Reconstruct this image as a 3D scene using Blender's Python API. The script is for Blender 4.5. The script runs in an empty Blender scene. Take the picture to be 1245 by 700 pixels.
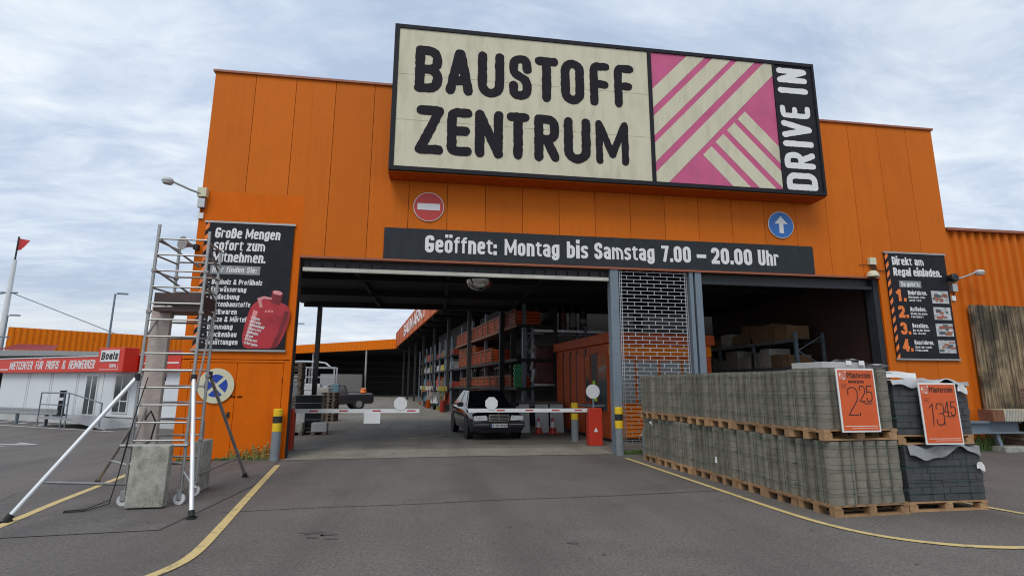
import bpy, bmesh, math, random
from mathutils import Vector, Matrix
R = random.Random(7)
rad = math.radians
S = bpy.context.scene
COL = S.collection

# ------------------------------------------------------------------ materials
def nt(m):
    m.use_nodes = True
    t = m.node_tree
    b = t.nodes.get('Principled BSDF')
    return t, b

def mat(name, col, rough=.6, metal=0., var=.12, scale=6., bump=0., bscale=40., spec=.5, rnd=0., stain=None, stain_amt=0., stain_scale=1.5, stretch=None):
    m = bpy.data.materials.new(name)
    t, b = nt(m)
    N, L = t.nodes, t.links
    tc = N.new('ShaderNodeTexCoord')
    nz = N.new('ShaderNodeTexNoise'); nz.inputs['Scale'].default_value = scale; nz.inputs['Detail'].default_value = 6; nz.inputs['Roughness'].default_value = .65
    L.new(tc.outputs['Object'], nz.inputs['Vector'])
    rp = N.new('ShaderNodeValToRGB')
    rp.color_ramp.elements[0].position = .3; rp.color_ramp.elements[1].position = .7
    rp.color_ramp.elements[0].color = (*[c*(1-var) for c in col], 1)
    rp.color_ramp.elements[1].color = (*[min(1, c*(1+var)) for c in col], 1)
    L.new(nz.outputs['Fac'], rp.inputs['Fac'])
    out = rp.outputs['Color']
    if stain:
        n2 = N.new('ShaderNodeTexNoise'); n2.inputs['Scale'].default_value = stain_scale; n2.inputs['Detail'].default_value = 8; n2.inputs['Roughness'].default_value = .7
        if stretch:
            mp = N.new('ShaderNodeMapping'); mp.inputs['Scale'].default_value = stretch; L.new(tc.outputs['Object'], mp.inputs[0]); L.new(mp.outputs[0], n2.inputs['Vector'])
        else: L.new(tc.outputs['Object'], n2.inputs['Vector'])
        mr = N.new('ShaderNodeMapRange'); mr.inputs[1].default_value = .48; mr.inputs[2].default_value = .72; mr.inputs[3].default_value = 0; mr.inputs[4].default_value = stain_amt
        L.new(n2.outputs['Fac'], mr.inputs[0])
        mx = N.new('ShaderNodeMixRGB'); mx.inputs[2].default_value = (*stain, 1)
        L.new(mr.outputs[0], mx.inputs[0]); L.new(out, mx.inputs[1]); out = mx.outputs[0]
    if rnd:
        oi = N.new('ShaderNodeObjectInfo')
        mr = N.new('ShaderNodeMapRange'); mr.inputs[3].default_value = 1-rnd; mr.inputs[4].default_value = 1+rnd
        L.new(oi.outputs['Random'], mr.inputs[0])
        hs = N.new('ShaderNodeHueSaturation'); L.new(mr.outputs[0], hs.inputs['Value']); L.new(out, hs.inputs['Color']); out = hs.outputs[0]
    L.new(out, b.inputs['Base Color'])
    b.inputs['Roughness'].default_value = rough
    b.inputs['Metallic'].default_value = metal
    b.inputs['Specular IOR Level'].default_value = spec
    if bump:
        n3 = N.new('ShaderNodeTexNoise'); n3.inputs['Scale'].default_value = bscale; n3.inputs['Detail'].default_value = 5
        L.new(tc.outputs['Object'], n3.inputs['Vector'])
        bp = N.new('ShaderNodeBump'); bp.inputs['Strength'].default_value = bump; bp.inputs['Distance'].default_value = .02
        L.new(n3.outputs['Fac'], bp.inputs['Height']); L.new(bp.outputs[0], b.inputs['Normal'])
    return m

M = {}
def addm(k, *a, **kw): M[k] = mat(k, *a, **kw); return M[k]
for k_, f_ in (('orange_wall', 1.), ('orange_wall_pale', 1.045), ('orange_wall_deep', .955)): addm(k_, (.595*f_, .140*f_, .010*f_), .6, spec=.12, var=.045, scale=1.3, stain=(.36, .085, .012), stain_amt=.24, stain_scale=1.6, stretch=(3.2, 3.2, .22), bump=.06, bscale=3)
addm('orange_fresh', (.66, .130, .002), .55, spec=.12, var=.06, scale=2, stain=(.45, .085, .006), stain_amt=.35, stain_scale=1.4, stretch=(3, 3, .4))
addm('orange_dull', (.50, .10, .008), .7, spec=.12, var=.15, rnd=.1)
addm('orange_bright', (.75, .19, .008), .6, spec=.12, var=.1)
addm('orange_fascia_red', (.62, .125, .03), .6, spec=.12, var=.12)
addm('office_orange', (.50, .085, .02), .55, spec=.2, var=.15, scale=3, stain=(.22, .045, .02), stain_amt=.5, stain_scale=2.5)
addm('seam_dark', (.06, .015, .004), .9, spec=.1)
addm('coping', (.30, .09, .04), .5)
addm('sign_black', (.020, .020, .025), .6, spec=.15, var=.2, scale=4)
addm('letter_black', (.020, .018, .023), .7, spec=.1, var=.15)
addm('panel_grey', (.032, .037, .043), .6, spec=.15, var=.15)
addm('cream', (.62, .58, .43), .6, spec=.15, var=.04, scale=1.2, stain=(.36, .32, .23), stain_amt=.5, stain_scale=1.6, stretch=(2.2, 2.2, .5))
addm('pink', (.56, .115, .235), .6, spec=.15, var=.1, scale=1.5, stain=(.38, .14, .2), stain_amt=.5, stain_scale=1.6, stretch=(2, 2, .6))
addm('white_letter', (.74, .74, .73), .5, var=.04, scale=3)
addm('white', (.72, .73, .73), .45, var=.05, scale=3)
addm('white_dirty', (.55, .56, .55), .6, var=.12, scale=3, stain=(.3, .3, .28), stain_amt=.4)
addm('cream_paint', (.62, .60, .42), .5, var=.05)
addm('sign_red', (.52, .035, .028), .4, var=.06)
addm('sign_blue', (.02, .14, .45), .4, var=.06)
addm('deep_blue', (.01, .05, .36), .4, var=.1)
addm('text_orange', (.85, .20, .03), .5, var=.05)
addm('grey_box', (.24, .25, .26), .6)
addm('bottle_red', (.42, .02, .03), .5, var=.35, scale=1.5)
addm('bottle_dark', (.18, .008, .014), .5, var=.3, scale=2)
addm('bottle_light', (.72, .28, .28), .5, var=.25, scale=3)
addm('thumb_a', (.45, .47, .47), .5, var=.5, scale=8)
addm('thumb_b', (.33, .10, .05), .5, var=.4, scale=8)
addm('thumb_c', (.08, .09, .10), .5, var=.5, scale=8)
addm('steel_grey', (.16, .20, .24), .5, .0, var=.15, scale=3, stain=(.10, .11, .12), stain_amt=.4)
addm('galv', (.48, .49, .50), .4, .75, var=.15, scale=8)
addm('alu', (.40, .40, .385), .45, .7, var=.12, scale=10, stain=(.3, .28, .26), stain_amt=.4, stain_scale=4)
addm('alu_white', (.80, .80, .80), .3, .35, var=.05)
addm('alu_dull', (.33, .30, .28), .55, .5, var=.2, scale=10)
addm('black_rubber', (.018, .018, .018), .75)
addm('black_paint', (.016, .016, .018), .5, var=.2)
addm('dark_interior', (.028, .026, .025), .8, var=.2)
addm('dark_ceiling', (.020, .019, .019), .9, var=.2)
addm('rail_cream', (.50, .48, .42), .5, var=.12, scale=2, stain=(.3, .27, .2), stain_amt=.5)
addm('brown_board', (.06, .032, .027), .55, var=.2)
addm('plank', (.50, .42, .37), .8, var=.25, scale=3, bump=.3, bscale=14, stain=(.22, .18, .15), stain_amt=.6, stain_scale=2.5)
addm('concrete', (.36, .35, .30), .9, var=.30, scale=7, bump=.5, bscale=45, stain=(.12, .125, .085), stain_amt=.9, stain_scale=4.5, stretch=(1.4, 1.4, .8))
addm('concrete_light', (.46, .46, .44), .9, var=.12, scale=6, bump=.2, bscale=50, stain=(.3, .3, .28), stain_amt=.4)
addm('paver_grey', (.215, .20, .162), .95, spec=.2, var=.20, scale=7, bump=.5, bscale=90, rnd=.07, stain=(.135, .128, .105), stain_amt=.45, stain_scale=3)
addm('paver_grey_pale', (.225, .206, .168), .95, spec=.2, var=.2, scale=7, bump=.5, bscale=90, rnd=.07)
addm('paver_grey_dark', (.175, .16, .13), .95, spec=.2, var=.2, scale=7, bump=.5, bscale=90, rnd=.07)
addm('paver_dark', (.062, .066, .070), .85, var=.25, scale=7, bump=.4, bscale=90, stain=(.10, .10, .10), stain_amt=.4, stain_scale=4)
addm('pine', (.40, .235, .115), .8, var=.3, scale=5, rnd=.22, stain=(.2, .11, .06), stain_amt=.6, stain_scale=3)
addm('old_wood', (.17, .13, .10), .9, var=.35, scale=5, rnd=.2)
addm('strap_green', (.02, .075, .05), .45, var=.15)
addm('foil', (.42, .43, .44), .25, var=.2, scale=5, bump=.4, bscale=12)
addm('foil_grey', (.26, .265, .27), .3, var=.3, scale=5, bump=.5, bscale=12)
addm('paper', (.80, .80, .78), .6, var=.05)
addm('price_orange', (.66, .105, .018), .5, var=.06)
addm('ink', (.02, .012, .012), .6)
addm('yellow', (.78, .50, .012), .45, var=.12, scale=6, stain=(.5, .32, .03), stain_amt=.3)
addm('bollard_grey', (.20, .225, .24), .5, var=.15, scale=6)
addm('barrier_red', (.50, .035, .015), .4, var=.12)
addm('red_mark', (.45, .02, .015), .5)
addm('maroon', (.24, .02, .02), .5)
addm('car_paint', (.006, .007, .014), .10, 0, var=.1, spec=1.)
addm('car_plastic', (.012, .012, .015), .5)
addm('chrome', (.75, .75, .76), .15, 1.)
addm('lamp_glass', (.8, .82, .84), .15, .0, var=.35, scale=14)
addm('dark_glass', (.012, .014, .016), .06, 0, var=.1, spec=.8)
addm('grey_glass', (.06, .075, .08), .08, 0, var=.4, scale=2, spec=.8)
addm('pickup_paint', (.03, .032, .036), .25, spec=.6)
addm('trailer_grey', (.15, .145, .14), .7, var=.1)
addm('hi_vis', (.50, .85, .04), .6, var=.12, scale=8)
addm('pipe', (.62, .11, .03), .45, var=.2, rnd=.12)
addm('pipe_hole', (.03, .012, .008), .8)
addm('pipe_frame', (.22, .10, .05), .8, rnd=.2)
addm('green_plastic', (.03, .30, .12), .5)
addm('red_wrap', (.13, .03, .024), .5, var=.5, scale=3)
addm('white_wrap', (.55, .55, .55), .25, var=.45, scale=3, bump=.4, bscale=10)
addm('black_wrap', (.012, .012, .012), .3, var=.2)
addm('cardboard', (.24, .14, .07), .8, var=.2, rnd=.3)
addm('pale_box', (.46, .44, .38), .7, var=.2, rnd=.25)
addm('container_white', (.70, .75, .76), .4, var=.04, scale=1)
addm('container_red', (.66, .035, .016), .4, var=.05)
addm('canopy_grey', (.30, .31, .31), .6)
addm('road_white', (.62, .61, .57), .8, var=.2, scale=12, stain=(.2, .2, .19), stain_amt=.8, stain_scale=5)
addm('pink_stone', (.36, .22, .19), .9, var=.2, rnd=.1)
addm('rust', (.20, .085, .045), .85, var=.35, scale=8)
addm('lath', (.50, .44, .32), .8, var=.25, scale=10)
addm('stain_dark', (.082, .074, .069), .8)
addm('leaf', (.08, .13, .03), .8, var=.4, scale=20)
addm('leaf_dry', (.30, .22, .06), .8, var=.4, scale=20)
addm('mirror', (.6, .6, .6), .06, 1.)
addm('tool_a', (.45, .06, .04), .5, rnd=.3)
addm('tool_b', (.42, .33, .06), .5, rnd=.3)
addm('tool_c', (.12, .22, .26), .5, rnd=.3)
addm('tool_d', (.42, .40, .38), .5, rnd=.3)

# corrugated sheets are modelled; asphalt & concrete floors
def ground_mat(name, base, dark, light, scale=1.0, slab=0.):
    m = bpy.data.materials.new(name); t, b = nt(m); N, L = t.nodes, t.links
    g = N.new('ShaderNodeNewGeometry')
    def noise(s, d=8, r=.65):
        n = N.new('ShaderNodeTexNoise'); n.inputs['Scale'].default_value = s; n.inputs['Detail'].default_value = d; n.inputs['Roughness'].default_value = r
        L.new(g.outputs['Position'], n.inputs['Vector']); return n.outputs['Fac']
    def mr(x, a, c, e, f):
        n = N.new('ShaderNodeMapRange'); n.inputs[1].default_value = a; n.inputs[2].default_value = c; n.inputs[3].default_value = e; n.inputs[4].default_value = f
        L.new(x, n.inputs[0]); return n.outputs[0]
    def mix(f, a, c, typ='MIX'):
        n = N.new('ShaderNodeMixRGB'); n.blend_type = typ
        for i, v in ((0, f), (1, a), (2, c)):
            if isinstance(v, (tuple, list)): n.inputs[i].default_value = (*v, 1)
            elif isinstance(v, (int, float)): n.inputs[i].default_value = v
            else: L.new(v, n.inputs[i])
        return n.outputs[0]
    c = mix(mr(noise(.25*scale, 6), .38, .62, 0, 1), base, light)
    c = mix(mr(noise(.9*scale, 9, .72), .50, .75, 0, .75), c, dark)
    mp = N.new('ShaderNodeMapping'); mp.inputs['Scale'].default_value = (.8, .16, 1); mp.inputs['Rotation'].default_value = (0, 0, rad(-6))
    L.new(g.outputs['Position'], mp.inputs['Vector'])
    ns = N.new('ShaderNodeTexNoise'); ns.inputs['Scale'].default_value = 1.1; ns.inputs['Detail'].default_value = 6; L.new(mp.outputs[0], ns.inputs['Vector'])
    c = mix(mr(ns.outputs['Fac'], .5, .8, 0, .55), c, tuple(x*.8 for x in dark))
    # aggregate grain
    c = mix(.8, c, mix(mr(noise(36, 3, .8), .38, .62, 0, 1), (.60, .60, .60), (1.40, 1.39, 1.37)), 'MULTIPLY')
    c = mix(.8, c, mix(mr(noise(14, 5, .8), .32, .68, 0, 1), (.82, .82, .82), (1.17, 1.16, 1.15)), 'MULTIPLY')
    # tar-filled cracks
    v = N.new('ShaderNodeTexVoronoi'); v.feature = 'DISTANCE_TO_EDGE'; v.inputs['Scale'].default_value = .16
    wv = N.new('ShaderNodeMixRGB'); wv.inputs[0].default_value = .22
    nn = N.new('ShaderNodeTexNoise'); nn.inputs['Scale'].default_value = .9; nn.inputs['Detail'].default_value = 6
    L.new(g.outputs['Position'], nn.inputs['Vector']); L.new(g.outputs['Position'], wv.inputs[1]); L.new(nn.outputs['Color'], wv.inputs[2])
    L.new(wv.outputs[0], v.inputs['Vector'])
    if not slab:
        c = mix(mr(v.outputs['Distance'], 0, .0016, .25, 0), c, tuple(x*.5 for x in dark))
    mp2 = N.new('ShaderNodeMapping'); mp2.inputs['Scale'].default_value = (1.3, .05, 1); mp2.inputs['Rotation'].default_value = (0, 0, rad(3)); L.new(g.outputs['Position'], mp2.inputs['Vector'])
    n2_ = N.new('ShaderNodeTexNoise'); n2_.inputs['Scale'].default_value = 1; n2_.inputs['Detail'].default_value = 4; L.new(mp2.outputs[0], n2_.inputs['Vector'])
    c = mix(mr(n2_.outputs['Fac'], .5, .72, 0, .5), c, dark)
    # small pale spots
    c = mix(mr(noise(9, 2), .74, .80, 0, .35), c, tuple(min(1, x*2.0) for x in light))
    if slab:
        br = N.new('ShaderNodeTexBrick'); br.offset = 0; br.inputs['Scale'].default_value = 1; br.inputs['Brick Width'].default_value = 3.9; br.inputs['Row Height'].default_value = 1.9; br.inputs['Mortar Size'].default_value = .012
        L.new(g.outputs['Position'], br.inputs['Vector'])
        c = mix(mr(br.outputs['Fac'], 0, 1, 0, .6), c, tuple(x*.5 for x in dark))
    L.new(c, b.inputs['Base Color'])
    b.inputs['Roughness'].default_value = .82
    b.inputs['Specular IOR Level'].default_value = .35
    bp = N.new('ShaderNodeBump'); bp.inputs['Strength'].default_value = .35; bp.inputs['Distance'].default_value = .01
    L.new(noise(80, 4), bp.inputs['Height']); L.new(bp.outputs[0], b.inputs['Normal'])
    M[name] = m
ground_mat('asphalt', (.130, .115, .105), (.094, .082, .076), (.156, .140, .128), slab=0)
ground_mat('asphalt_old', (.125, .112, .104), (.082, .074, .070), (.15, .135, .124), 1.7)
ground_mat('yard_concrete', (.185, .168, .140), (.115, .105, .09), (.235, .215, .18), 1.4, slab=1)
ground_mat('sill_concrete', (.25, .228, .185), (.155, .14, .115), (.31, .285, .235), 3.0, slab=0)

# worn yellow road paint
def road_paint(name, col, wear):
    m = bpy.data.materials.new(name); t, b = nt(m); N, L = t.nodes, t.links
    g = N.new('ShaderNodeNewGeometry')
    n = N.new('ShaderNodeTexNoise'); n.inputs['Scale'].default_value = 7; n.inputs['Detail'].default_value = 9; n.inputs['Roughness'].default_value = .75
    L.new(g.outputs['Position'], n.inputs['Vector'])
    r = N.new('ShaderNodeMapRange'); r.inputs[1].default_value = .52; r.inputs[2].default_value = .66; r.inputs[4].default_value = wear
    L.new(n.outputs['Fac'], r.inputs[0])
    x = N.new('ShaderNodeMixRGB'); x.inputs[1].default_value = (*col, 1); x.inputs[2].default_value = (.16, .145, .12, 1)
    L.new(r.outputs[0], x.inputs[0]); L.new(x.outputs[0], b.inputs['Base Color']); b.inputs['Roughness'].default_value = .75
    M[name] = m
road_paint('line_yellow', (.62, .47, .20), .75)
road_paint('line_white', (.58, .57, .54), .9)

# weathered vertical timber
def weathered():
    m = bpy.data.materials.new('weathered_timber'); t, b = nt(m); N, L = t.nodes, t.links
    tc = N.new('ShaderNodeTexCoord'); mp = N.new('ShaderNodeMapping'); mp.inputs['Scale'].default_value = (9, 9, .8)
    L.new(tc.outputs['Object'], mp.inputs[0])
    n = N.new('ShaderNodeTexNoise'); n.inputs['Scale'].default_value = 1; n.inputs['Detail'].default_value = 9; n.inputs['Roughness'].default_value = .7; L.new(mp.outputs[0], n.inputs['Vector'])
    rp = N.new('ShaderNodeValToRGB'); e = rp.color_ramp.elements
    e[0].position = .36; e[0].color = (.035, .024, .014, 1); e[1].position = .66; e[1].color = (.44, .33, .19, 1)
    k = e.new(.5); k.color = (.20, .145, .085, 1)
    L.new(n.outputs['Fac'], rp.inputs[0])
    n2 = N.new('ShaderNodeTexNoise'); n2.inputs['Scale'].default_value = 1.3; n2.inputs['Detail'].default_value = 7; L.new(tc.outputs['Object'], n2.inputs['Vector'])
    mr = N.new('ShaderNodeMapRange'); mr.inputs[1].default_value = .48; mr.inputs[2].default_value = .62; mr.inputs[4].default_value = .85; L.new(n2.outputs['Fac'], mr.inputs[0])
    x = N.new('ShaderNodeMixRGB'); x.inputs[2].default_value = (.028, .025, .018, 1); L.new(mr.outputs[0], x.inputs[0]); L.new(rp.outputs[0], x.inputs[1])
    L.new(x.outputs[0], b.inputs['Base Color']); b.inputs['Roughness'].default_value = .9
    M['weathered_timber'] = m
weathered()
def skylight():
    m = bpy.data.materials.new('skylight'); t, b = nt(m)
    tr = t.nodes.new('ShaderNodeBsdfTranslucent'); tr.inputs[0].default_value = (.75, .77, .75, 1)
    t.links.new(tr.outputs[0], t.nodes['Material Output'].inputs['Surface']); M['skylight'] = m
skylight()

# ------------------------------------------------------------------ mesh builder
class MB:
    def __init__(s): s.v = []; s.f = []; s.mi = []; s.m = 0
    def face(s, idx): s.f.append(tuple(idx)); s.mi.append(s.m)
    def add(s, vs, fs):
        o = len(s.v); s.v += [tuple(v) for v in vs]
        for f in fs: s.face([i+o for i in f])
    def box(s, x0, x1, y0, y1, z0, z1):
        s.add([(x0,y0,z0),(x1,y0,z0),(x1,y1,z0),(x0,y1,z0),(x0,y0,z1),(x1,y0,z1),(x1,y1,z1),(x0,y1,z1)],
              [(0,3,2,1),(4,5,6,7),(0,1,5,4),(1,2,6,5),(2,3,7,6),(3,0,4,7)])
        return s
    def cbox(s, c, d, mtx=None, rz=0):
        hx, hy, hz = d[0]/2, d[1]/2, d[2]/2
        m = mtx or Matrix.Rotation(rz, 3, 'Z'); c = Vector(c)
        vs = [c + m @ Vector(p) for p in ((-hx,-hy,-hz),(hx,-hy,-hz),(hx,hy,-hz),(-hx,hy,-hz),(-hx,-hy,hz),(hx,-hy,hz),(hx,hy,hz),(-hx,hy,hz))]
        s.add(vs, [(0,3,2,1),(4,5,6,7),(0,1,5,4),(1,2,6,5),(2,3,7,6),(3,0,4,7)]); return s
    def bar(s, a, b, w, h=None):   # rectangular bar between two points
        a, b = Vector(a), Vector(b); h = h or w; d = b-a; L = d.length; d.normalize()
        up = Vector((0,0,1)) if abs(d.z) < .95 else Vector((0,1,0))
        x = d.cross(up).normalized(); z = x.cross(d)
        m = Matrix((x, d, z)).transposed()
        return s.cbox((a+b)/2, (w, L, h), m)
    def tube(s, pts, r, n=10, caps=True):
        pts = [Vector(p) for p in pts]; o = len(s.v); k = len(pts)
        rs = r if isinstance(r, (list, tuple)) else [r]*k
        ref = None
        for i, p in enumerate(pts):
            d = (pts[min(i+1,k-1)]-pts[max(i-1,0)]).normalized()
            if ref is None:
                ref = d.cross(Vector((0,0,1)) if abs(d.z) < .9 else Vector((1,0,0))).normalized()
            x = (ref - d*ref.dot(d)).normalized(); ref = x; y = d.cross(x)
            for j in range(n):
                a = 2*math.pi*j/n; s.v.append(tuple(p + (x*math.cos(a)+y*math.sin(a))*rs[i]))
        for i in range(k-1):
            for j in range(n):
                s.face((o+i*n+j, o+i*n+(j+1)%n, o+(i+1)*n+(j+1)%n, o+(i+1)*n+j))
        if caps:
            s.face([o+j for j in range(n)][::-1]); s.face([o+(k-1)*n+j for j in range(n)])
        return s
    def lathe(s, prof, c=(0,0,0), n=20, axis='Z'):   # prof: (r, h)
        o = len(s.v); c = Vector(c)
        for r, h in prof:
            for j in range(n):
                a = 2*math.pi*j/n; p = (r*math.cos(a), r*math.sin(a), h)
                if axis == 'Y': p = (p[0], p[2], p[1])
                if axis == 'X': p = (p[2], p[0], p[1])
                s.v.append(tuple(c+Vector(p)))
        for i in range(len(prof)-1):
            for j in range(n):
                s.face((o+i*n+j, o+i*n+(j+1)%n, o+(i+1)*n+(j+1)%n, o+(i+1)*n+j))
        s.face([o+j for j in range(n)][::-1]); s.face([o+(len(prof)-1)*n+j for j in range(n)])
        return s
    def prism(s, poly, z0, z1, fn=lambda x, y, z: (x, y, z)):
        n = len(poly); o = len(s.v)
        for z in (z0, z1):
            for p in poly: s.v.append(tuple(fn(p[0], p[1], z)))
        s.face([o+i for i in range(n)][::-1]); s.face([o+n+i for i in range(n)])
        for i in range(n): s.face((o+i, o+(i+1)%n, o+n+(i+1)%n, o+n+i))
        return s
    def grid(s, fn, nu, nv):
        o = len(s.v)
        for i in range(nu+1):
            for j in range(nv+1): s.v.append(tuple(fn(i/nu, j/nv)))
        for i in range(nu):
            for j in range(nv): s.face((o+i*(nv+1)+j, o+(i+1)*(nv+1)+j, o+(i+1)*(nv+1)+j+1, o+i*(nv+1)+j+1))
        return s
    def build(s, name, mats, parent=None, smooth=False, bevel=0, recalc=True):
        me = bpy.data.meshes.new(name); me.from_pydata(s.v, [], s.f)
        mats = mats if isinstance(mats, (list, tuple)) else [mats]
        for k in mats: me.materials.append(M[k])
        if len(mats) > 1: me.polygons.foreach_set('material_index', s.mi)
        if recalc or bevel:
            bm = bmesh.new(); bm.from_mesh(me)
            if bevel: bmesh.ops.bevel(bm, geom=list(bm.edges), offset=bevel, segments=2, affect='EDGES', profile=.5)
            bmesh.ops.recalc_face_normals(bm, faces=list(bm.faces))
            bm.to_mesh(me); bm.free()
        if smooth:
            me.polygons.foreach_set('use_smooth', [True]*len(me.polygons)); me.set_sharp_from_angle(angle=rad(38))
        me.update()
        o = bpy.data.objects.new(name, me); COL.objects.link(o)
        if parent: o.parent = parent
        return o

def tag(o, label=None, cat=None, group=None, kind=None):
    if label: o['label'] = label
    if cat: o['category'] = cat
    if group: o['group'] = group
    if kind: o['kind'] = kind
    return o
def thing(name, label, cat, loc=(0,0,0), rz=0, group=None):
    o = bpy.data.objects.new(name, None); COL.objects.link(o); o.location = loc; o.rotation_euler = (0,0,rz); o.empty_display_size = .1
    return tag(o, label, cat, group)
def copy_tree(o, parent=None):
    c = o.copy(); COL.objects.link(c)
    if parent: c.parent = parent
    for ch in [k for k in bpy.data.objects if k.parent == o]: copy_tree(ch, c)
    return c
def structure(name, mb, m, **k): return tag(mb.build(name, m, **k), kind='structure')

# ------------------------------------------------------------------ stroke lettering
# every glyph: (width, [paths]); path = (round, closed, [(u,v)...]); u across 0..1, v up (1 = cap height, .73 = x height)
G = {}
def g(ch, w, *paths): G[ch] = (w, paths)
r_, s_ = True, False
X = .735
g('A', .50, (s_,0,[(0,0),(.46,1)]), (s_,0,[(.54,1),(1,0)]), (s_,0,[(.2,.26),(.8,.26)]))
g('B', .46, (r_,0,[(0,.5),(.97,.5),(.97,1),(0,1)]), (r_,0,[(0,.5),(1,.5),(1,0),(0,0)]), (s_,0,[(0,0),(0,1)]))
g('C', .44, (r_,0,[(1,.74),(1,1),(0,1),(0,0),(1,0),(1,.26)]))
g('D', .46, (s_,0,[(0,0),(0,1)]), (r_,0,[(0,1),(1,1),(1,0),(0,0)]))
g('E', .40, (s_,0,[(1,1),(0,1),(0,0),(1,0)]), (s_,0,[(0,.52),(.85,.52)]))
g('F', .39, (s_,0,[(1,1),(0,1),(0,0)]), (s_,0,[(0,.50),(.85,.50)]))
g('G', .46, (r_,0,[(1,.76),(1,1),(0,1),(0,0),(1,0),(1,.40)]), (s_,0,[(1,.44),(.66,.44)]))
g('H', .46, (s_,0,[(0,0),(0,1)]), (s_,0,[(1,0),(1,1)]), (s_,0,[(0,.5),(1,.5)]))
g('I', .16, (s_,0,[(.5,0),(.5,1)]))
g('J', .40, (r_,0,[(1,1),(1,0),(0,0),(0,.3)]))
g('K', .47, (s_,0,[(0,0),(0,1)]), (s_,0,[(.95,1),(.1,.42)]), (s_,0,[(.35,.58),(1,0)]))
g('L', .38, (s_,0,[(0,1),(0,0),(1,0)]))
g('M', .62, (s_,0,[(0,0),(0,1)]), (s_,0,[(1,0),(1,1)]), (s_,0,[(.02,.97),(.5,.18)]), (s_,0,[(.98,.97),(.5,.18)]))
g('N', .48, (s_,0,[(0,0),(0,1)]), (s_,0,[(1,0),(1,1)]), (s_,0,[(.03,.96),(.97,.04)]))
g('O', .46, (r_,1,[(0,0),(0,1),(1,1),(1,0)]))
g('P', .45, (r_,0,[(0,.42),(1,.42),(1,1),(0,1)]), (s_,0,[(0,0),(0,1)]))
g('R', .47, (r_,0,[(0,.46),(1,.46),(1,1),(0,1)]), (s_,0,[(0,0),(0,1)]), (s_,0,[(.5,.46),(1,0)]))
g('S', .44, (r_,0,[(1,.73),(1,1),(0,1),(0,.60),(1,.42),(1,0),(0,0),(0,.27)]))
g('T', .44, (s_,0,[(0,1),(1,1)]), (s_,0,[(.5,0),(.5,1)]))
g('U', .46, (r_,0,[(0,1),(0,0),(1,0),(1,1)]))
g('V', .48, (s_,0,[(0,1),(.5,.02)]), (s_,0,[(1,1),(.5,.02)]))
g('W', .70, (s_,0,[(0,1),(.25,0)]), (s_,0,[(.25,0),(.5,.85)]), (s_,0,[(.5,.85),(.75,0)]), (s_,0,[(.75,0),(1,1)]))
g('X', .48, (s_,0,[(0,0),(1,1)]), (s_,0,[(0,1),(1,0)]))
g('Z', .44, (s_,0,[(0,1),(1,1)]), (s_,0,[(.96,.97),(.04,.03)]), (s_,0,[(0,0),(1,0)]))
g('a', .40, (r_,0,[(.05,.60),(.05,X),(1,X),(1,0)]), (r_,0,[(.95,.41),(0,.41),(0,0),(.95,0)]))
g('b', .41, (s_,0,[(0,0),(0,1)]), (r_,0,[(0,X),(1,X),(1,0),(0,0)]))
g('c', .37, (r_,0,[(1,.56),(1,X),(0,X),(0,0),(1,0),(1,.18)]))
g('d', .41, (s_,0,[(1,0),(1,1)]), (r_,0,[(1,X),(0,X),(0,0),(1,0)]))
g('e', .40, (r_,0,[(1,.39),(1,X),(0,X),(0,0),(1,0),(1,.12)]), (s_,0,[(.2,.39),(.85,.39)]))
g('f', .30, (r_,0,[(.35,0),(.35,1),(1,1)]), (s_,0,[(0,X),(.95,X)]))
g('g', .41, (r_,0,[(1,.08),(0,.08),(0,X),(1,X)]), (r_,0,[(1,X),(1,-.22),(0,-.22),(0,-.1)]))
g('h', .41, (s_,0,[(0,0),(0,1)]), (r_,0,[(0,X),(1,X),(1,0)]))
g('i', .16, (s_,0,[(.5,0),(.5,X)]), (s_,0,[(.5,1.12),(.5,1.13)]))
g('j', .18, (s_,0,[(.5,-.2),(.5,X)]), (s_,0,[(.5,1.12),(.5,1.13)]))
g('k', .42, (s_,0,[(0,0),(0,1)]), (s_,0,[(.95,X),(.1,.30)]), (s_,0,[(.35,.44),(1,0)]))
g('l', .16, (s_,0,[(.5,0),(.5,1)]))
g('m', .62, (s_,0,[(0,0),(0,X)]), (r_,0,[(0,X),(.5,X),(.5,0)]), (r_,0,[(.5,X),(1,X),(1,0)]))
g('n', .41, (s_,0,[(0,0),(0,X)]), (r_,0,[(0,X),(1,X),(1,0)]))
g('o', .40, (r_,1,[(0,0),(0,X),(1,X),(1,0)]))
g('p', .41, (s_,0,[(0,-.22),(0,X)]), (r_,0,[(0,X),(1,X),(1,0),(0,0)]))
g('r', .31, (s_,0,[(0,0),(0,X)]), (r_,0,[(0,.62),(0,X),(1,X),(1,.6)]))
g('s', .37, (r_,0,[(1,.60),(1,X),(0,X),(0,.44),(1,.30),(1,0),(0,0),(0,.13)]))
g('t', .31, (r_,0,[(.35,.95),(.35,0),(1,0)]), (s_,0,[(0,X),(1,X)]))
g('u', .41, (r_,0,[(0,X),(0,0),(1,0)]), (s_,0,[(1,0),(1,X)]))
g('v', .41, (s_,0,[(0,X),(.5,.02)]), (s_,0,[(1,X),(.5,.02)]))
g('w', .60, (s_,0,[(0,X),(.25,0)]), (s_,0,[(.25,0),(.5,.6)]), (s_,0,[(.5,.6),(.75,0)]), (s_,0,[(.75,0),(1,X)]))
g('x', .41, (s_,0,[(0,0),(1,X)]), (s_,0,[(0,X),(1,0)]))
g('y', .41, (s_,0,[(0,X),(.5,.05)]), (s_,0,[(1,X),(.3,-.22)]))
g('z', .37, (s_,0,[(0,X),(1,X)]), (s_,0,[(.94,X-.03),(.06,.03)]), (s_,0,[(0,0),(1,0)]))
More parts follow.
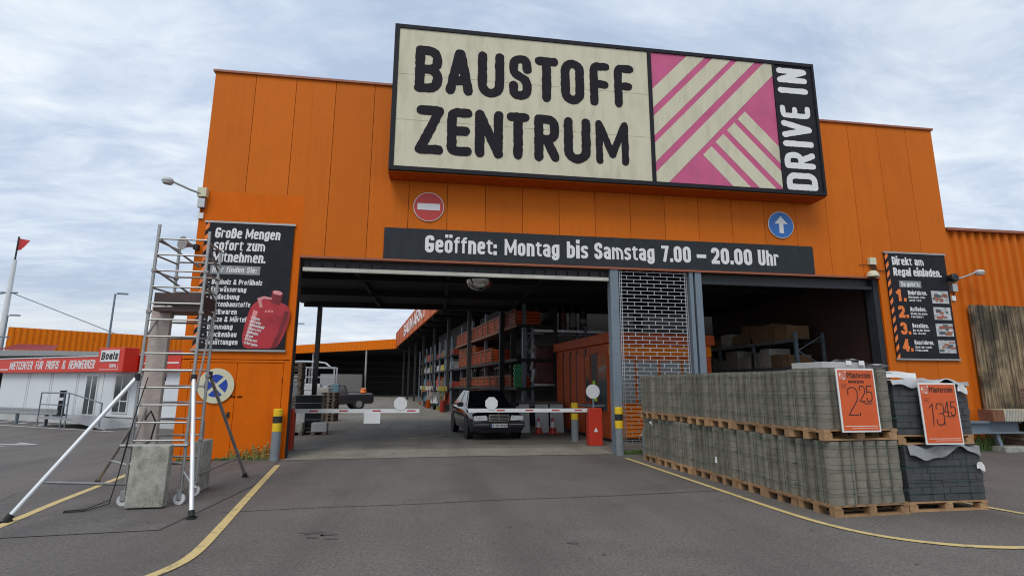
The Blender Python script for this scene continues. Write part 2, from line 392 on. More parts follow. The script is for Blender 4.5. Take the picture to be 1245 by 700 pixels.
g('ß', .44, (r_,0,[(0,0),(0,1),(.9,1),(.9,.56),(.5,.56)]), (r_,0,[(.5,.56),(1,.56),(1,0),(.5,0)]))
for base, um in (('a','ä'),('o','ö'),('u','ü')):
    w, p = G[base]; G[um] = (w, p + ((s_,0,[(.06,1.11),(.06,1.12)]), (s_,0,[(.94,1.11),(.94,1.12)])))
w, p = G['U']; G['Ü'] = (w, p + ((s_,0,[(.1,1.36),(.1,1.37)]), (s_,0,[(.9,1.36),(.9,1.37)])))
g('0', .43, (r_,1,[(0,0),(0,1),(1,1),(1,0)]))
g('1', .27, (s_,0,[(0,.8),(.75,.98)]), (s_,0,[(.75,1),(.75,0)]))
g('2', .42, (r_,0,[(0,.72),(0,1),(1,1),(1,.55),(.03,.03)]), (s_,0,[(0,0),(1,0)]))
g('3', .42, (r_,0,[(0,.75),(0,1),(1,1),(1,.53),(.4,.53)]), (r_,0,[(.4,.53),(1,.53),(1,0),(0,0),(0,.25)]))
g('4', .45, (s_,0,[(.75,0),(.75,1)]), (s_,0,[(.7,.97),(.03,.27)]), (s_,0,[(0,.25),(1,.25)]))
g('5', .42, (r_,0,[(0,.5),(0,.62),(1,.62),(1,0),(0,0),(0,.22)]), (s_,0,[(.95,1),(0,1),(0,.5)]))
g('7', .40, (s_,0,[(0,1),(1,1)]), (s_,0,[(.95,.98),(.35,0)]))
g('9', .43, (r_,1,[(0,.42),(0,1),(1,1),(1,.42)]), (r_,0,[(1,.7),(1,0),(0,0),(0,.2)]))
g('.', .13, (s_,0,[(.5,0),(.5,.04)]))
g(',', .14, (s_,0,[(.7,.04),(.3,-.16)]))
g(':', .14, (s_,0,[(.5,0),(.5,.04)]), (s_,0,[(.5,.5),(.5,.54)]))
g('-', .28, (s_,0,[(0,.36),(1,.36)]))
g('–', .40, (s_,0,[(0,.42),(1,.42)]))
g("'", .13, (s_,0,[(.5,.8),(.5,1)]))
g('&', .52, (r_,0,[(1,0),(.12,.70),(.12,1),(.75,1),(.75,.68),(.4,.5)]), (r_,0,[(.4,.5),(0,.38),(0,0),(.7,0),(1,.42)]))
G[' '] = (.20, ())

def corner_offsets(pts, rr, closed, t):
    """left and right outlines of a stroke along corner points, arcs at the corners, no folds"""
    P = []
    for p in pts:
        p = Vector(p)
        if not P or (p-P[-1]).length > 1e-5: P.append(p)
    n = len(P); L, Q = [], []; h = t/2
    for i in range(n):
        if not closed and i in (0, n-1):
            d = (P[1]-P[0] if i == 0 else P[-1]-P[-2]).normalized(); nn = Vector((-d.y, d.x)); L.append(P[i]+nn*h); Q.append(P[i]-nn*h); continue
        a, b, p = P[i-1], P[(i+1) % n], P[i]
        d0, d1 = (p-a).normalized(), (b-p).normalized()
        cr = d0.x*d1.y-d0.y*d1.x; th = math.atan2(cr, d0.dot(d1))
        if abs(th) < .02: nn = Vector((-d0.y, d0.x)); L.append(p+nn*h); Q.append(p-nn*h); continue
        tn = math.tan(abs(th)/2); lim = min((p-a).length, (b-p).length)*(.5 if (closed or 0 < i-1 or i+1 < n-1) else .98)
        rho = min(rr, lim/tn) if rr > 0 else 0
        sg = 1 if th > 0 else -1
        n0 = Vector((-d0.y, d0.x))*sg            # towards the inside of the turn
        c = p-d0*rho*tn+n0*rho
        hin = min(h/math.cos(th/2), .95*min((p-a).length, (b-p).length)+h*.4)
        bis = (n0+Vector((-d1.y, d1.x))*sg).normalized()
        miter = p+bis*hin
        k = max(2, int(abs(th)/.32))
        for q in range(k+1):
            an = th*q/k; v = Vector((-n0.x, -n0.y)); v.rotate(Matrix.Rotation(an, 2)); 
            o = c+v*(rho+h); I = c+v*(rho-h) if rho > h*1.02 else miter
            if sg > 0: L.append(I); Q.append(o)
            else: L.append(o); Q.append(I)
    return L, Q

def stroke(mb, pts, closed, t, z, thick, fn, cap='flat', rough=0., rng=None, rr=0., ext=(1, 1)):
    if cap == 'flat' and not closed:      # square ends reach the full cap height
        pts = [Vector(p) for p in pts]
        if ext[0]: d = (pts[0]-pts[1]).normalized(); pts[0] = pts[0]+d*t*.5
        if ext[1]: d = (pts[-1]-pts[-2]).normalized(); pts[-1] = pts[-1]+d*t*.5
    L, Rr = corner_offsets(pts, rr, closed, t)
    if rough:
        L2, R2 = [], []; m = len(L)
        for i in range(m if closed else m-1):
            j = (i+1) % m; k = max(1, int(max((L[j]-L[i]).length, (Rr[j]-Rr[i]).length)/(t*.30)))
            for q in range(k): L2.append(L[i].lerp(L[j], q/k)); R2.append(Rr[i].lerp(Rr[j], q/k))
        if not closed: L2.append(L[-1]); R2.append(Rr[-1])
        jit = {}
        def J(a, b):
            key = (round(a.x, 4), round(a.y, 4))
            if key not in jit: d = (a-b).normalized(); jit[key] = a+d*(t*.5*rng.uniform(-rough, rough))
            return jit[key]
        L, Rr = [J(a, b) for a, b in zip(L2, R2)], [J(b, a) for a, b in zip(L2, R2)]
    n = len(L)
    o = len(mb.v)
    for zz in (z, z+thick):
        for p in L: mb.v.append(tuple(fn(p.x, p.y, zz)))
        for p in Rr: mb.v.append(tuple(fn(p.x, p.y, zz)))
    k = 2*n
    def F(*idx):
        u = []
        for q in idx:
            if not any((Vector(mb.v[q])-Vector(mb.v[w])).length < 1e-6 for w in u): u.append(q)
        if len(u) > 2: mb.face(u)
    for i in range(n if closed else n-1):
        j = (i+1) % n
        F(o+k+i, o+k+n+i, o+k+n+j, o+k+j)
        F(o+i, o+j, o+k+j, o+k+i); F(o+n+j, o+n+i, o+k+n+i, o+k+n+j)
    if not closed:
        for end in (0, n-1):
            A, B = (Rr[0], L[0]) if end == 0 else (L[-1], Rr[-1])
            if cap == 'round':
                c = (A+B)/2; e = (A-B)/2; d = Vector((e.y, -e.x))*-1; arc = []
                d = Vector((-e.y, e.x)); 
                q_ = (L[1]+Rr[1])/2 if end == 0 else (L[-2]+Rr[-2])/2
                if d.dot(c-q_) < 0: d = -d
                for q in range(1, 6):
                    a = math.pi*q/6; f_ = 1+(rng.uniform(-rough, rough)*.8 if rough else 0)
                    arc.append(c+e*math.cos(a)*f_+d*math.sin(a)*f_)
                poly = [A]+arc+[B]
                oo = len(mb.v)
                for zz in (z, z+thick):
                    for p in poly: mb.v.append(tuple(fn(p.x, p.y, zz)))
                m = len(poly)
                mb.face([oo+m+i for i in range(m)])
                for i in range(m-1): mb.face((oo+i, oo+i+1, oo+m+i+1, oo+m+i))
            else:
                i = end; mb.face((o+i, o+n+i, o+k+n+i, o+k+i))

def text_width(s, h, t, sp): return sum(G[c][0]*h for c in s)+sp*h*(len(s)-1)
def text(mb, s, x, y, h, t, fn, thick=.006, width=None, sp=.085, cap='flat', rough=0., slant=0., z=0., rng=None, ranges=None):
    """letters in the (x, y) plane of fn(x, y, depth); t = stroke width; width = fit to this width"""
    rng = rng or R
    nat = text_width(s, h, t, sp)
    k = (width/nat) if width else 1.
    cx = x
    for ci, c in enumerate(s):
        w, paths = G[c]; w = w*h*k
        if ranges:
            if c == ' ': continue
            cx, w = ranges[ci][0], ranges[ci][1]-ranges[ci][0]
        tt = min(t, w*(.21 if c in 'mMwW' else .40)) if paths and w > 0 and c not in "Iil.,:'1j" else min(t, max(w, 1e-4)*1.25)
        for pi, (rd, cl, pts) in enumerate(paths):
            q = []
            for u, v in pts:
                px = cx + tt/2 + u*(w-tt); py = t/2 + v*(h-t)
                q.append((px + slant*py, y+py))
            rr = .5*max(w-tt, .01)*1.15
            stroke(mb, q, cl, tt, z, thick + .0006*pi, fn, cap, rough, rng, rr if rd else tt*(.06 if cap == 'flat' else .5),
                   [int(not rd or v_ <= 0 or v_ in (1, X)) for v_ in (pts[0][1], pts[-1][1])])
        cx += w + sp*h*k
    return cx

def face_plane(Y):      # the facade side: x right, y up, depth towards the viewer (-Y)
    return lambda x, y, d: (x, Y-d, y)

# ------------------------------------------------------------------ camera, world, sun
CAMM = [[0.9896978886502057, -0.14310199385272818, 0.004461900570235904], [0.0304374505856908, 0.1798496033324216, -0.9832231088532318], [0.13989871623130984, 0.9732296437822598, 0.1823524325592809]]
cd = bpy.data.cameras.new('camera'); cam = bpy.data.objects.new('camera', cd); COL.objects.link(cam); S.camera = cam
cd.sensor_width = 36; cd.lens = 640/1245*36; cd.clip_end = 2000; cd.clip_start = .05
rt, dn, fw = (Vector(r) for r in CAMM)
mw = Matrix((rt, -dn, -fw)).transposed().to_4x4(); mw.translation = Vector((5.68415637, -12.97590218, 1.65)); cam.matrix_world = mw

SUN_EL, SUN_AZ = 52, 205     # azimuth of the sun measured from +Y clockwise
W = bpy.data.worlds.new('World'); S.world = W; W.use_nodes = True
t = W.node_tree; N, L = t.nodes, t.links; N.clear()
out = N.new('ShaderNodeOutputWorld'); bg = N.new('ShaderNodeBackground'); bg.inputs[1].default_value = .1
sky = N.new('ShaderNodeTexSky'); sky.sky_type = 'NISHITA'; sky.sun_disc = False; sky.sun_elevation = rad(SUN_EL); sky.sun_rotation = rad(SUN_AZ); sky.air_density = 1.2; sky.dust_density = 2
tc = N.new('ShaderNodeTexCoord'); sep = N.new('ShaderNodeSeparateXYZ'); L.new(tc.outputs['Generated'], sep.inputs[0])
def math_(op, a, b=None):
    n = N.new('ShaderNodeMath'); n.operation = op
    for i, v in enumerate((a, b)):
        if v is None: continue
        if isinstance(v, (int, float)): n.inputs[i].default_value = v
        else: L.new(v, n.inputs[i])
    return n.outputs[0]
zc = math_('ADD', math_('MAXIMUM', sep.outputs[2], 0.0), .16)
comb = N.new('ShaderNodeCombineXYZ'); L.new(math_('DIVIDE', sep.outputs[0], zc), comb.inputs[0]); L.new(math_('DIVIDE', sep.outputs[1], zc), comb.inputs[1])
def wnoise(sc, det, ro, dist, mscale=(1,1,1), rot=0., off=(0,0,0)):
    mp = N.new('ShaderNodeMapping'); mp.inputs['Scale'].default_value = mscale; mp.inputs['Rotation'].default_value = (0,0,rot); mp.inputs['Location'].default_value = off
    L.new(comb.outputs[0], mp.inputs[0])
    n = N.new('ShaderNodeTexNoise'); n.inputs['Scale'].default_value = sc; n.inputs['Detail'].default_value = det; n.inputs['Roughness'].default_value = ro; n.inputs['Distortion'].default_value = dist
    L.new(mp.outputs[0], n.inputs['Vector']); return n.outputs['Fac']
def ramp(x, stops):
    r = N.new('ShaderNodeValToRGB'); e = r.color_ramp.elements
    e[0].position, e[0].color = stops[0][0], (*stops[0][1], 1); e[1].position, e[1].color = stops[-1][0], (*stops[-1][1], 1)
    for p, c in stops[1:-1]: k = e.new(p); k.color = (*c, 1)
    L.new(x, r.inputs[0]); return r.outputs[0]
def wmix(f, a, b, typ='MIX'):
    n = N.new('ShaderNodeMixRGB'); n.blend_type = typ
    for i, v in ((0, f), (1, a), (2, b)):
        if isinstance(v, tuple): n.inputs[i].default_value = (*v, 1)
        elif isinstance(v, (int, float)): n.inputs[i].default_value = v
        else: L.new(v, n.inputs[i])
    return n.outputs[0]
n1 = wnoise(1.0, 9, .58, .45, (1, 1.7, 1), rad(20), (3.1, 1.7, 0))
n2 = wnoise(3.4, 8, .62, .5, (1, 1.9, 1), rad(14), (.4, 5.2, 0))
cl = math_('ADD', math_('MULTIPLY', n1, .60), math_('MULTIPLY', n2, .40))
k = 10.
cloud = ramp(cl, [(.34, (.29*k, .37*k, .50*k)), (.44, (.42*k, .50*k, .61*k)), (.52, (.56*k, .63*k, .71*k)), (.64, (.74*k, .79*k, .84*k))])
# ramps clamp their colours, so scale after the ramp
cloud = ramp(cl, [(.37, (.40, .495, .65)), (.45, (.48, .57, .71)), (.53, (.59, .675, .785)), (.63, (.74, .80, .865))])
cloud = wmix(1., cloud, (10.6, 10.5, 10.4), 'MULTIPLY')
cov = ramp(wnoise(.6, 5, .5, .2, (1, 1.4, 1), .3, (7, 2, 0)), [(.30, (.80,)*3), (.55, (1.,)*3)])
col = wmix(cov, sky.outputs[0], cloud)
hz = ramp(sep.outputs[2], [(0.0, (1.,)*3), (.035, (.75,)*3), (.17, (0.,)*3)])
hcol = ramp(wnoise(1.4, 7, .6, .3, (.5, 1.6, 1), .1, (2, 9, 0)), [(.38, (.62, .69, .76)), (.6, (.88, .88, .85))])
hcol = wmix(1., hcol, (9.4, 9.4, 9.4), 'MULTIPLY')
col = wmix(math_('MULTIPLY', hz, .75), col, hcol)
L.new(col, bg.inputs[0]); L.new(bg.outputs[0], out.inputs[0])

sl = bpy.data.lights.new('sun', 'SUN'); sl.energy = 1.3; sl.angle = rad(28); sl.color = (1, .96, .9)
so = bpy.data.objects.new('sun', sl); COL.objects.link(so)
az, el = rad(SUN_AZ), rad(SUN_EL)
sdir = Vector((math.sin(az)*math.cos(el), math.cos(az)*math.cos(el), math.sin(el)))
so.rotation_euler = sdir.to_track_quat('Z', 'Y').to_euler()
S.view_settings.view_transform = 'Standard'; S.view_settings.look = 'None'; S.view_settings.exposure = .18; S.view_settings.gamma = 1; S.view_settings.use_curve_mapping = False
S.cycles.filter_width = 1.1; S.cycles.max_bounces = 7; S.cycles.diffuse_bounces = 4; S.cycles.glossy_bounces = 3; S.cycles.caustics_reflective = False; S.cycles.caustics_refractive = False

# ------------------------------------------------------------------ ground
m = MB(); m.grid(lambda u, v: (-600+1200*u, -40+1240*v, 0), 1, 1); structure('ground', m, 'asphalt')
m = MB(); m.add([(.02,.16,.004),(20.3,.16,.004),(20.3,9.6,.004),(20,70,.004),(-14,70,.004),(-3,9.6,.004)], [(0,1,2,3,4,5)]); structure('yard_pavement', m, 'yard_concrete')
m = MB(); m.add([(2.3,-.22,.008),(6.2,.02,.008),(10.14,.02,.008),(10.14,1.55,.008),(6,1.62,.008),(2.3,1.45,.008)], [(0,1,2,3,4,5)]); structure('gate_sill_pavement', m, 'sill_concrete')
m = MB(); m.add([(-.6,-.02,.004),(2.28,-.02,.004),(2.75,-3.2,.004),(2.6,-6.0,.004),(.4,-6.2,.004),(-.6,-3.5,.004)], [(0,1,2,3,4,5)]); structure('asphalt_patch_pavement', m, 'asphalt_old')
def ribbon(pts, w, z):
    mb = MB(); n = len(pts); vs = []
    for i in range(n):
        a, b = Vector(pts[max(i-1,0)]), Vector(pts[min(i+1,n-1)]); d = (b-a).normalized(); nn = Vector((-d.y, d.x))*w/2; p = Vector(pts[i])
        vs += [(p.x+nn.x, p.y+nn.y, z), (p.x-nn.x, p.y-nn.y, z)]
    mb.add(vs, [(2*i, 2*i+1, 2*i+3, 2*i+2) for i in range(n-1)]); return mb
def smooth_pts(p, it=2):
    for _ in range(it):
        q = [p[0]]
        for a, b in zip(p, p[1:]): q += [(a[0]*.75+b[0]*.25, a[1]*.75+b[1]*.25), (a[0]*.25+b[0]*.75, a[1]*.25+b[1]*.75)]
        p = q+[p[-1]]
    return p
structure('road_marking_left', ribbon(smooth_pts([(2.50,-.95),(3.0,-4.33),(3.29,-6.22),(3.40,-7.01),(3.37,-7.4),(3.22,-7.75),(2.9,-8.05),(2.3,-8.2)]), .11, .0085), 'line_yellow')
structure('road_marking_right', ribbon(smooth_pts([(10.15,-.72),(10.24,-2.8),(10.32,-4.8),(10.37,-6.07),(10.46,-6.75),(10.64,-7.22),(10.95,-7.56),(11.4,-7.80),(12.1,-7.93),(14,-8.0)]), .10, .0085), 'line_yellow')
structure('road_marking_yard', ribbon([(-.35,-.4),(.12,-1.9),(.46,-4.3),(.69,-5.61),(1.0,-7.2),(1.2,-9)], .11, .0085), 'line_yellow')
structure('road_marking_side', ribbon([(13.2,-4.5),(13.42,-6.2),(13.6,-7.0),(14,-7.6)], .10, .0085), 'line_yellow')
m = MB()
for a, b in (((-12.9,14.0),(-12.75,13.2)), ((-11.6,13.1),(-11.45,12.3)), ((-10.25,12.2),(-10.0,11.2)), ((-6.7,9.4),(-6.1,8.9))):
    a, b = Vector(a), Vector(b); d = (b-a).normalized(); nn = Vector((-d.y, d.x))*.14
    m.add([(a.x+nn.x,a.y+nn.y,.006),(a.x-nn.x,a.y-nn.y,.006),(b.x-nn.x,b.y-nn.y,.006),(b.x+nn.x,b.y+nn.y,.006)], [(0,1,2,3)])
structure('parking_marking', m, 'line_white')
structure('parking_line_marking', ribbon([(-14.8,13.6),(-9.0,10.0),(-5.4,7.9)], .12, .006), 'line_white')
m = ribbon(smooth_pts([(-9.5,4.6),(-6.5,4.0),(-5.2,3.75)]), .12, .006); o = ribbon([(-5.9,4.25),(-5.1,3.72),(-5.75,3.35)], .12, .009); q = len(m.v); m.v += o.v
for f in o.f: m.face([i+q for i in f])
structure('arrow_marking', m, 'line_white')
structure('asphalt_joint', ribbon(smooth_pts([(2.95,-5.2),(4.1,-5.05),(5.4,-5.02),(6.6,-4.86),(8.0,-4.83),(9.6,-4.66),(10.3,-4.6)], 1), .016, .006), 'black_rubber')
for i, (x, y, a) in enumerate(((4.35,-6.35,.09),(4.55,-6.45,.07),(4.4,-6.55,.05),(4.62,-6.62,.05),(7.2,-7.1,.05))):
    m = MB(); m.prism([(x+a*1.5*math.cos(t_)*(.7+.3*math.sin(3*t_+i)+.2*math.sin(7*t_+2*i)), y+a*.9*math.sin(t_)*(.7+.35*math.sin(2*t_+i)+.2*math.sin(5*t_))) for t_ in [k_*.2618 for k_ in range(24)]], .003, .006); structure('oil_stain_marking', m, 'stain_dark')
structure('asphalt_seam', ribbon([(-.6,-3.5),(.4,-6.2),(2.6,-6.0),(2.78,-3.2),(2.30,-.02)], .02, .0065), 'stain_dark')
# yellow flecks of an old marking inside the gate
structure('worn_marking', ribbon([(4.9,4.4),(5.6,4.9),(6.0,5.5)], .12, .010), 'line_yellow')

# ------------------------------------------------------------------ gatehouse building
WP = .97768
gate = thing('gatehouse_building', 'tall orange drive-in gatehouse clad in vertical wall panels', 'building')
m = MB()     # panels, 12 mm joints over a dark backing
for i in range(21):
    x0 = i*WP+.006; x1 = min((i+1)*WP-.006, 20.46)
    zb = 2.22 if x1 < 2.5 else 4.72
    m.m = (0, 1, 0, 2, 0, 0, 1, 2, 0, 1, 0, 2, 1, 0, 0, 2, 0, 1, 0, 2, 0)[i]
    if i == 2:   # panel cut by the gate's edge
        m.box(x0, 2.37, -.0, .1, 2.22, 9.36); m.box(2.372, x1, -.0, .1, 4.72, 9.36); continue
    if i == 18: m.box(x0, 18.03, 0, .1, 4.72, 9.36); m.box(18.032, x1, 0, .1, .0, 9.36); continue
    if i > 18: zb = 0
    m.box(x0, x1, 0, .1, zb, 9.36)
m.build('wall_panels', ['orange_wall', 'orange_wall_pale', 'orange_wall_deep'], gate)
m = MB(); m.box(-.0, 20.46, .101, .3, 4.75, 9.34); m.box(0, 2.36, .101, .3, 2.2, 4.749); m.box(18.04, 20.46, .101, .3, 0, 4.749); m.build('wall_core', 'seam_dark', gate)
m = MB(); m.box(.0, 2.372, -.0025, -.0005, 2.22, 6.22); m.build('repainted_patch', 'orange_fresh', gate)
m = MB(); m.box(-.04, 20.50, -.05, .34, 9.361, 9.42); m.build('coping', 'coping', gate)
m = MB(); m.box(2.37, 18.06, -.035, .12, 4.665, 4.718); m.build('lintel_trim', 'coping', gate)
m = MB(); m.box(2.33, 2.372, -.012, .30, 0, 4.664); m.build('jamb_trim', 'orange_fresh', gate); m = MB(); m.box(18.03, 18.075, -.012, .35, 0, 4.664); m.build('jamb_trim', 'orange_fresh', gate)
m = MB(); m.box(2.373, 2.395, .05, .2, 0, 4.66); m.build('shutter_guide', 'panel_grey', gate); m = MB(); m.box(17.86, 18.028, .04, .34, 0, 4.66); m.build('shutter_guide', 'panel_grey', gate)
m = MB(); m.box(0, .3, .31, 1.2, 0, 9.3); m.build('side_wall', 'orange_dull', gate)
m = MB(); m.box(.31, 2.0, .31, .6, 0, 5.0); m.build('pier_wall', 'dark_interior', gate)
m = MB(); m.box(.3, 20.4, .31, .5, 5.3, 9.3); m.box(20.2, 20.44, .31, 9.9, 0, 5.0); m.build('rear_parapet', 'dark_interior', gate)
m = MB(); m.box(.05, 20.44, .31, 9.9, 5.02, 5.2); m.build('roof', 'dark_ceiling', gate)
m = MB()
for y in (.55, 3.4, 6.4, 9.6):
    m.box(.4, 20.1, y-.1, y+.1, 4.80 if y < 9 else 4.84, 5.015)
for x in (3.3, 6, 8.9, 12, 15, 18): m.box(x-.06, x+.06, .66, 9.49, 4.88, 5.014)
m.box(.2, 20.2, 9.701, 9.9, 4.86, 5.9)
m.build('roof_beam', 'dark_ceiling', gate)
m = MB(); m.box(2.44, 10.12, .06, .17, 4.36, 4.45); m.build('shutter_bottom_rail', 'rail_cream', gate)
m = MB(); m.box(2.44, 10.12, .18, .25, 4.455, 4.66)
for i in range(26): m.box(2.55+i*.295, 2.565+i*.295, .10, .179, 4.47, 4.6)
m.build('shutter_curtain', 'black_paint', gate)
m = MB(); m.box(12.7, 17.85, .06, .17, 4.36, 4.45); m.build('shutter_bottom_rail', 'panel_grey', gate)
m = MB(); m.box(12.7, 17.85, .18, .25, 4.455, 4.66); m.build('shutter_curtain', 'black_paint', gate)
for x0, x1 in ((10.14, 10.36), (12.34, 12.44), (12.50, 12.68)):
    m = MB(); m.box(x0, x1, .0, .03, 0, 4.66); m.box(x0, x1, .22, .25, 0, 4.66); m.box((x0+x1)/2-.02, (x0+x1)/2+.02, .031, .219, 0, 4.66)
    m.box(x0, x0+.012, .031, .21, 0, 4.655)
    m.build('column', 'steel_grey', gate)
m = MB(); m.box(12.441, 12.499, .1, .14, 0, 4.66); m.build('column_infill', 'panel_grey', gate)
# roll grille
m = MB()
zs = [ .12 + .1*i for i in range(46)]
for i, z in enumerate(zs):
    m.box(10.41, 12.31, .10, .112, z, z+.014)
    off = .0 if i % 2 else .19
    for x in [10.42, 10.47, 12.24, 12.29] + [10.62+off+.375*j for j in range(5)]:
        if x < 12.30: m.box(x, x+.016, .096, .116, z+.014, z+.1)
m.build('roll_grille', 'galv', gate)
# door in the left pier
dr = MB(); dr.box(.20, 1.19, -.004, .06, .02, 2.14); dr = dr.build('door', 'orange_fresh', gate)
d2 = MB(); d2.box(1.20, 2.20, -.004, .06, .02, 2.14); d2 = d2.build('door', 'orange_fresh', gate)
m = MB(); m.box(.0, .19, -.002, .1, 0, 2.2); m.box(2.21, 2.328, -.002, .1, 0, 2.2); m.box(.191, 2.209, -.016, .08, 2.15, 2.205); m.build('door_frame', 'orange_fresh', gate)
m = MB(); m.box(0.01, 2.32, .08, .3, 0, 2.19); m.build('door_backing', 'seam_dark', gate)
m = MB(); m.cbox((1.10, -.02, .98), (.05, .03, .12)); m.tube([(1.10,-.035,.98),(1.04,-.05,.98)], .012, 8); m.build('handle', 'black_paint', d2)
m = MB(); m.cbox((1.16, -.012, 1.38), (.10, .016, .03)); m.cbox((1.31, -.012, 1.38), (.10, .016, .03)); m.build('lock', 'seam_dark', d2)
for x in (.2, 2.19):
    for z in (.5, 1.7): mb = MB(); mb.tube([(x, -.014, z), (x, -.014, z+.12)], .013, 8); mb.build('hinge', 'orange_dull', gate)
# back wall & inner right wall of the hall behind the gate
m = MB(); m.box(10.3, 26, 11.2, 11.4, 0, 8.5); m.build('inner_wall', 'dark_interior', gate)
m = MB(); m.cbox((.84, 9.8, 2.42), (.17, .17, 4.84)); m.build('roof_post', 'black_paint', gate)
for p in ((12.9, 5.2), (14.6, 4.4), (13.7, 7.0), (9.0, 9.75)):
    m = MB(); m.cbox((p[0], p[1], 2.42), (.22, .22, 4.80)); m.build('roof_post', 'dark_interior', gate)

# big box sign --------------------------------------------------------------
big = thing('roof_sign', 'wide billboard box with rough black capitals, pink emblem and black strip', 'sign')
m = MB(); m.box(4.41, 16.17, -.58, -.03, 6.80, 10.76); m.build('box', 'sign_black', big)
m = MB(); m.box(4.40, 16.18, -.57, -.02, 6.77, 6.798); m.build('bottom_cover', 'orange_dull', big)
m = MB()
for a in ((4.41, 16.17, -.64, -.581, 10.66, 10.762), (4.41, 16.17, -.64, -.581, 6.80, 6.905), (4.41, 4.525, -.64, -.581, 6.906, 10.659), (16.10, 16.17, -.64, -.581, 6.906, 10.659), (11.165, 11.265, -.64, -.581, 6.906, 10.659), (14.885, 14.94, -.64, -.581, 6.906, 10.659)): m.box(*a)
m.build('frame', 'sign_black', big)
m = MB()
for z0, z1 in ((6.91, 8.135), (8.143, 9.375), (9.383, 10.655)): m.box(4.53, 11.16, -.612, -.583, z0, z1)
m.build('face_panel', 'cream', big)
m = MB(); m.box(14.945, 16.095, -.606, -.583, 6.91, 10.655); m.build('strip_panel', 'sign_black', big)
m = MB(); m.box(11.27, 14.88, -.606, -.583, 6.91, 10.655); m.build('emblem_ground', 'pink', big)
def clip(poly, a, b, c):   # keep a*x+b*y>=c
    o = []
    for i in range(len(poly)):
        p, q = poly[i-1], poly[i]; dp, dq = a*p[0]+b*p[1]-c, a*q[0]+b*q[1]-c
        if (dp >= 0) != (dq >= 0): t_ = dp/(dp-dq); o.append((p[0]+(q[0]-p[0])*t_, p[1]+(q[1]-p[1])*t_))
        if dq >= 0: o.append(q)
    return o
def emblem(mb, fn, z0, z1):
    sq = [(0,0),(1,0),(1,1),(0,1)]
    for a, b in ((-.707,-.56), (-.495,-.345), (-.29,-.145), (-.07,.095)):
        p = clip(clip(sq, 1, -1, a), -1, 1, -b); mb.prism(p, z0, z1, fn)
    for a, b in ((.60,.742), (.812,.948), (1.01,1.14), (1.20,1.33)):
        p = clip(clip(clip(sq, 1, 1, a), -1, -1, -b), 1, -1, .15); mb.prism(p, z0, z1, fn)
m = MB(); emblem(m, lambda u, v, z: (11.27+u*3.61, -.606-z, 6.91+v*3.745), .0005, .006); m.build('emblem_stripes', 'cream', big)
fp = face_plane(-.612)
m = MB()
text(m, 'BAUSTOFF', 0, 8.92, 1.28, .240, fp, .012, cap='round', rough=.085, ranges=[(4.95,5.64),(5.73,6.43),(6.54,7.23),(7.36,7.95),(8.04,8.67),(8.74,9.37),(9.53,10.09),(10.2,10.76)], rng=random.Random(3))
m.build('lettering', 'letter_black', big)
m = MB(); text(m, 'ZENTRUM', 0, 7.27, 1.28, .240, fp, .012, cap='round', rough=.085, ranges=[(5.02,5.72),(5.8,6.43),(6.5,7.21),(7.3,7.9),(8.02,8.68),(8.8,9.51),(9.65,10.54)], rng=random.Random(5))
m.build('lettering', 'letter_black', big)
m = MB(); vp = lambda x, y, d: (15.94-y, -.606-d, x)      # text running upwards
text(m, 'DRIVE', 0, 0, .93, .172, vp, .010, cap='round', rough=.07, ranges=[(6.92,7.42),(7.54,8.02),(8.18,8.36),(8.45,8.96),(9.04,9.42)], rng=random.Random(9))
m.build('strip_lettering', 'white_letter', big)
m = MB(); text(m, 'IN', 0, 0, .93, .172, vp, .010, cap='round', rough=.07, ranges=[(9.79,9.97),(10.12,10.57)], rng=random.Random(11)); m.build('strip_lettering', 'white_letter', big)
# aerial wire behind the sign
m = MB(); m.tube([(14.6,.2,9.42),(14.62,.2,11.7)], .006, 6); tag(m.build('lightning_rod', 'galv'), 'thin vertical lightning rod rising from the roof behind the billboard', 'rod')

# opening hours band -----------------------------------------------------------
band = thing('opening_hours_sign', 'long dark grey band giving the opening hours above the gates', 'sign')
m = MB(); m.box(4.33, 16.045, -.034, -.004, 4.725, 5.515); m.build('panel', 'panel_grey', band)
fp = face_plane(-.034)
for w_, x0, x1 in (('Geöffnet:', 5.34, 7.14), ('Montag', 7.35, 8.78), ('bis', 8.98, 9.55), ('Samstag', 9.72, 11.37), ('7.00', 11.57, 12.40), ('–', 12.57, 12.84), ('20.00', 12.99, 14.18), ('Uhr', 14.36, 14.97)):
    m = MB(); text(m, w_, x0, 4.905, .455, .098, fp, .006, width=x1-x0, sp=.07); m.build('lettering', 'white_letter', band)

# traffic discs -----------------------------------------------------------------
def disc(name, label, x, z, r, mats, deco, Y=-.02):
    t_ = thing(name, label, 'traffic sign', (x, Y, z))
    mb = MB(); mb.lathe([(r, 0), (r, -.012), (r-.004, -.016)], n=48, axis='Y'); mb.build('rim', mats[0], t_)
    mb = MB(); mb.lathe([(r*.955, -.0165), (r*.955, -.0195)], n=48, axis='Y'); mb.build('face', mats[1], t_)
    deco(t_, r); return t_
def bar_deco(t_, r): mb = MB(); mb.box(-r*.74, r*.74, -.024, -.0198, -r*.22, r*.22); mb.build('symbol', 'white_letter', t_)
disc('no_entry_sign', 'round red no entry sign with white bar left below billboard', 5.40, 6.10, .385, ('white', 'sign_red'), bar_deco)
def arrow_deco(t_, r):
    mb = MB(); mb.prism([(-.17*r,-.62*r),(.17*r,-.62*r),(.17*r,.08*r),(.52*r,.08*r),(0,.66*r),(-.52*r,.08*r),(-.17*r,.08*r)], .0198, .024, lambda x, y, d: (x, -d, y)); mb.build('symbol', 'white_letter', t_)
disc('ahead_only_sign', 'round blue sign with white arrow pointing up right below billboard', 15.14, 6.10, .385, ('white', 'sign_blue'), arrow_deco)
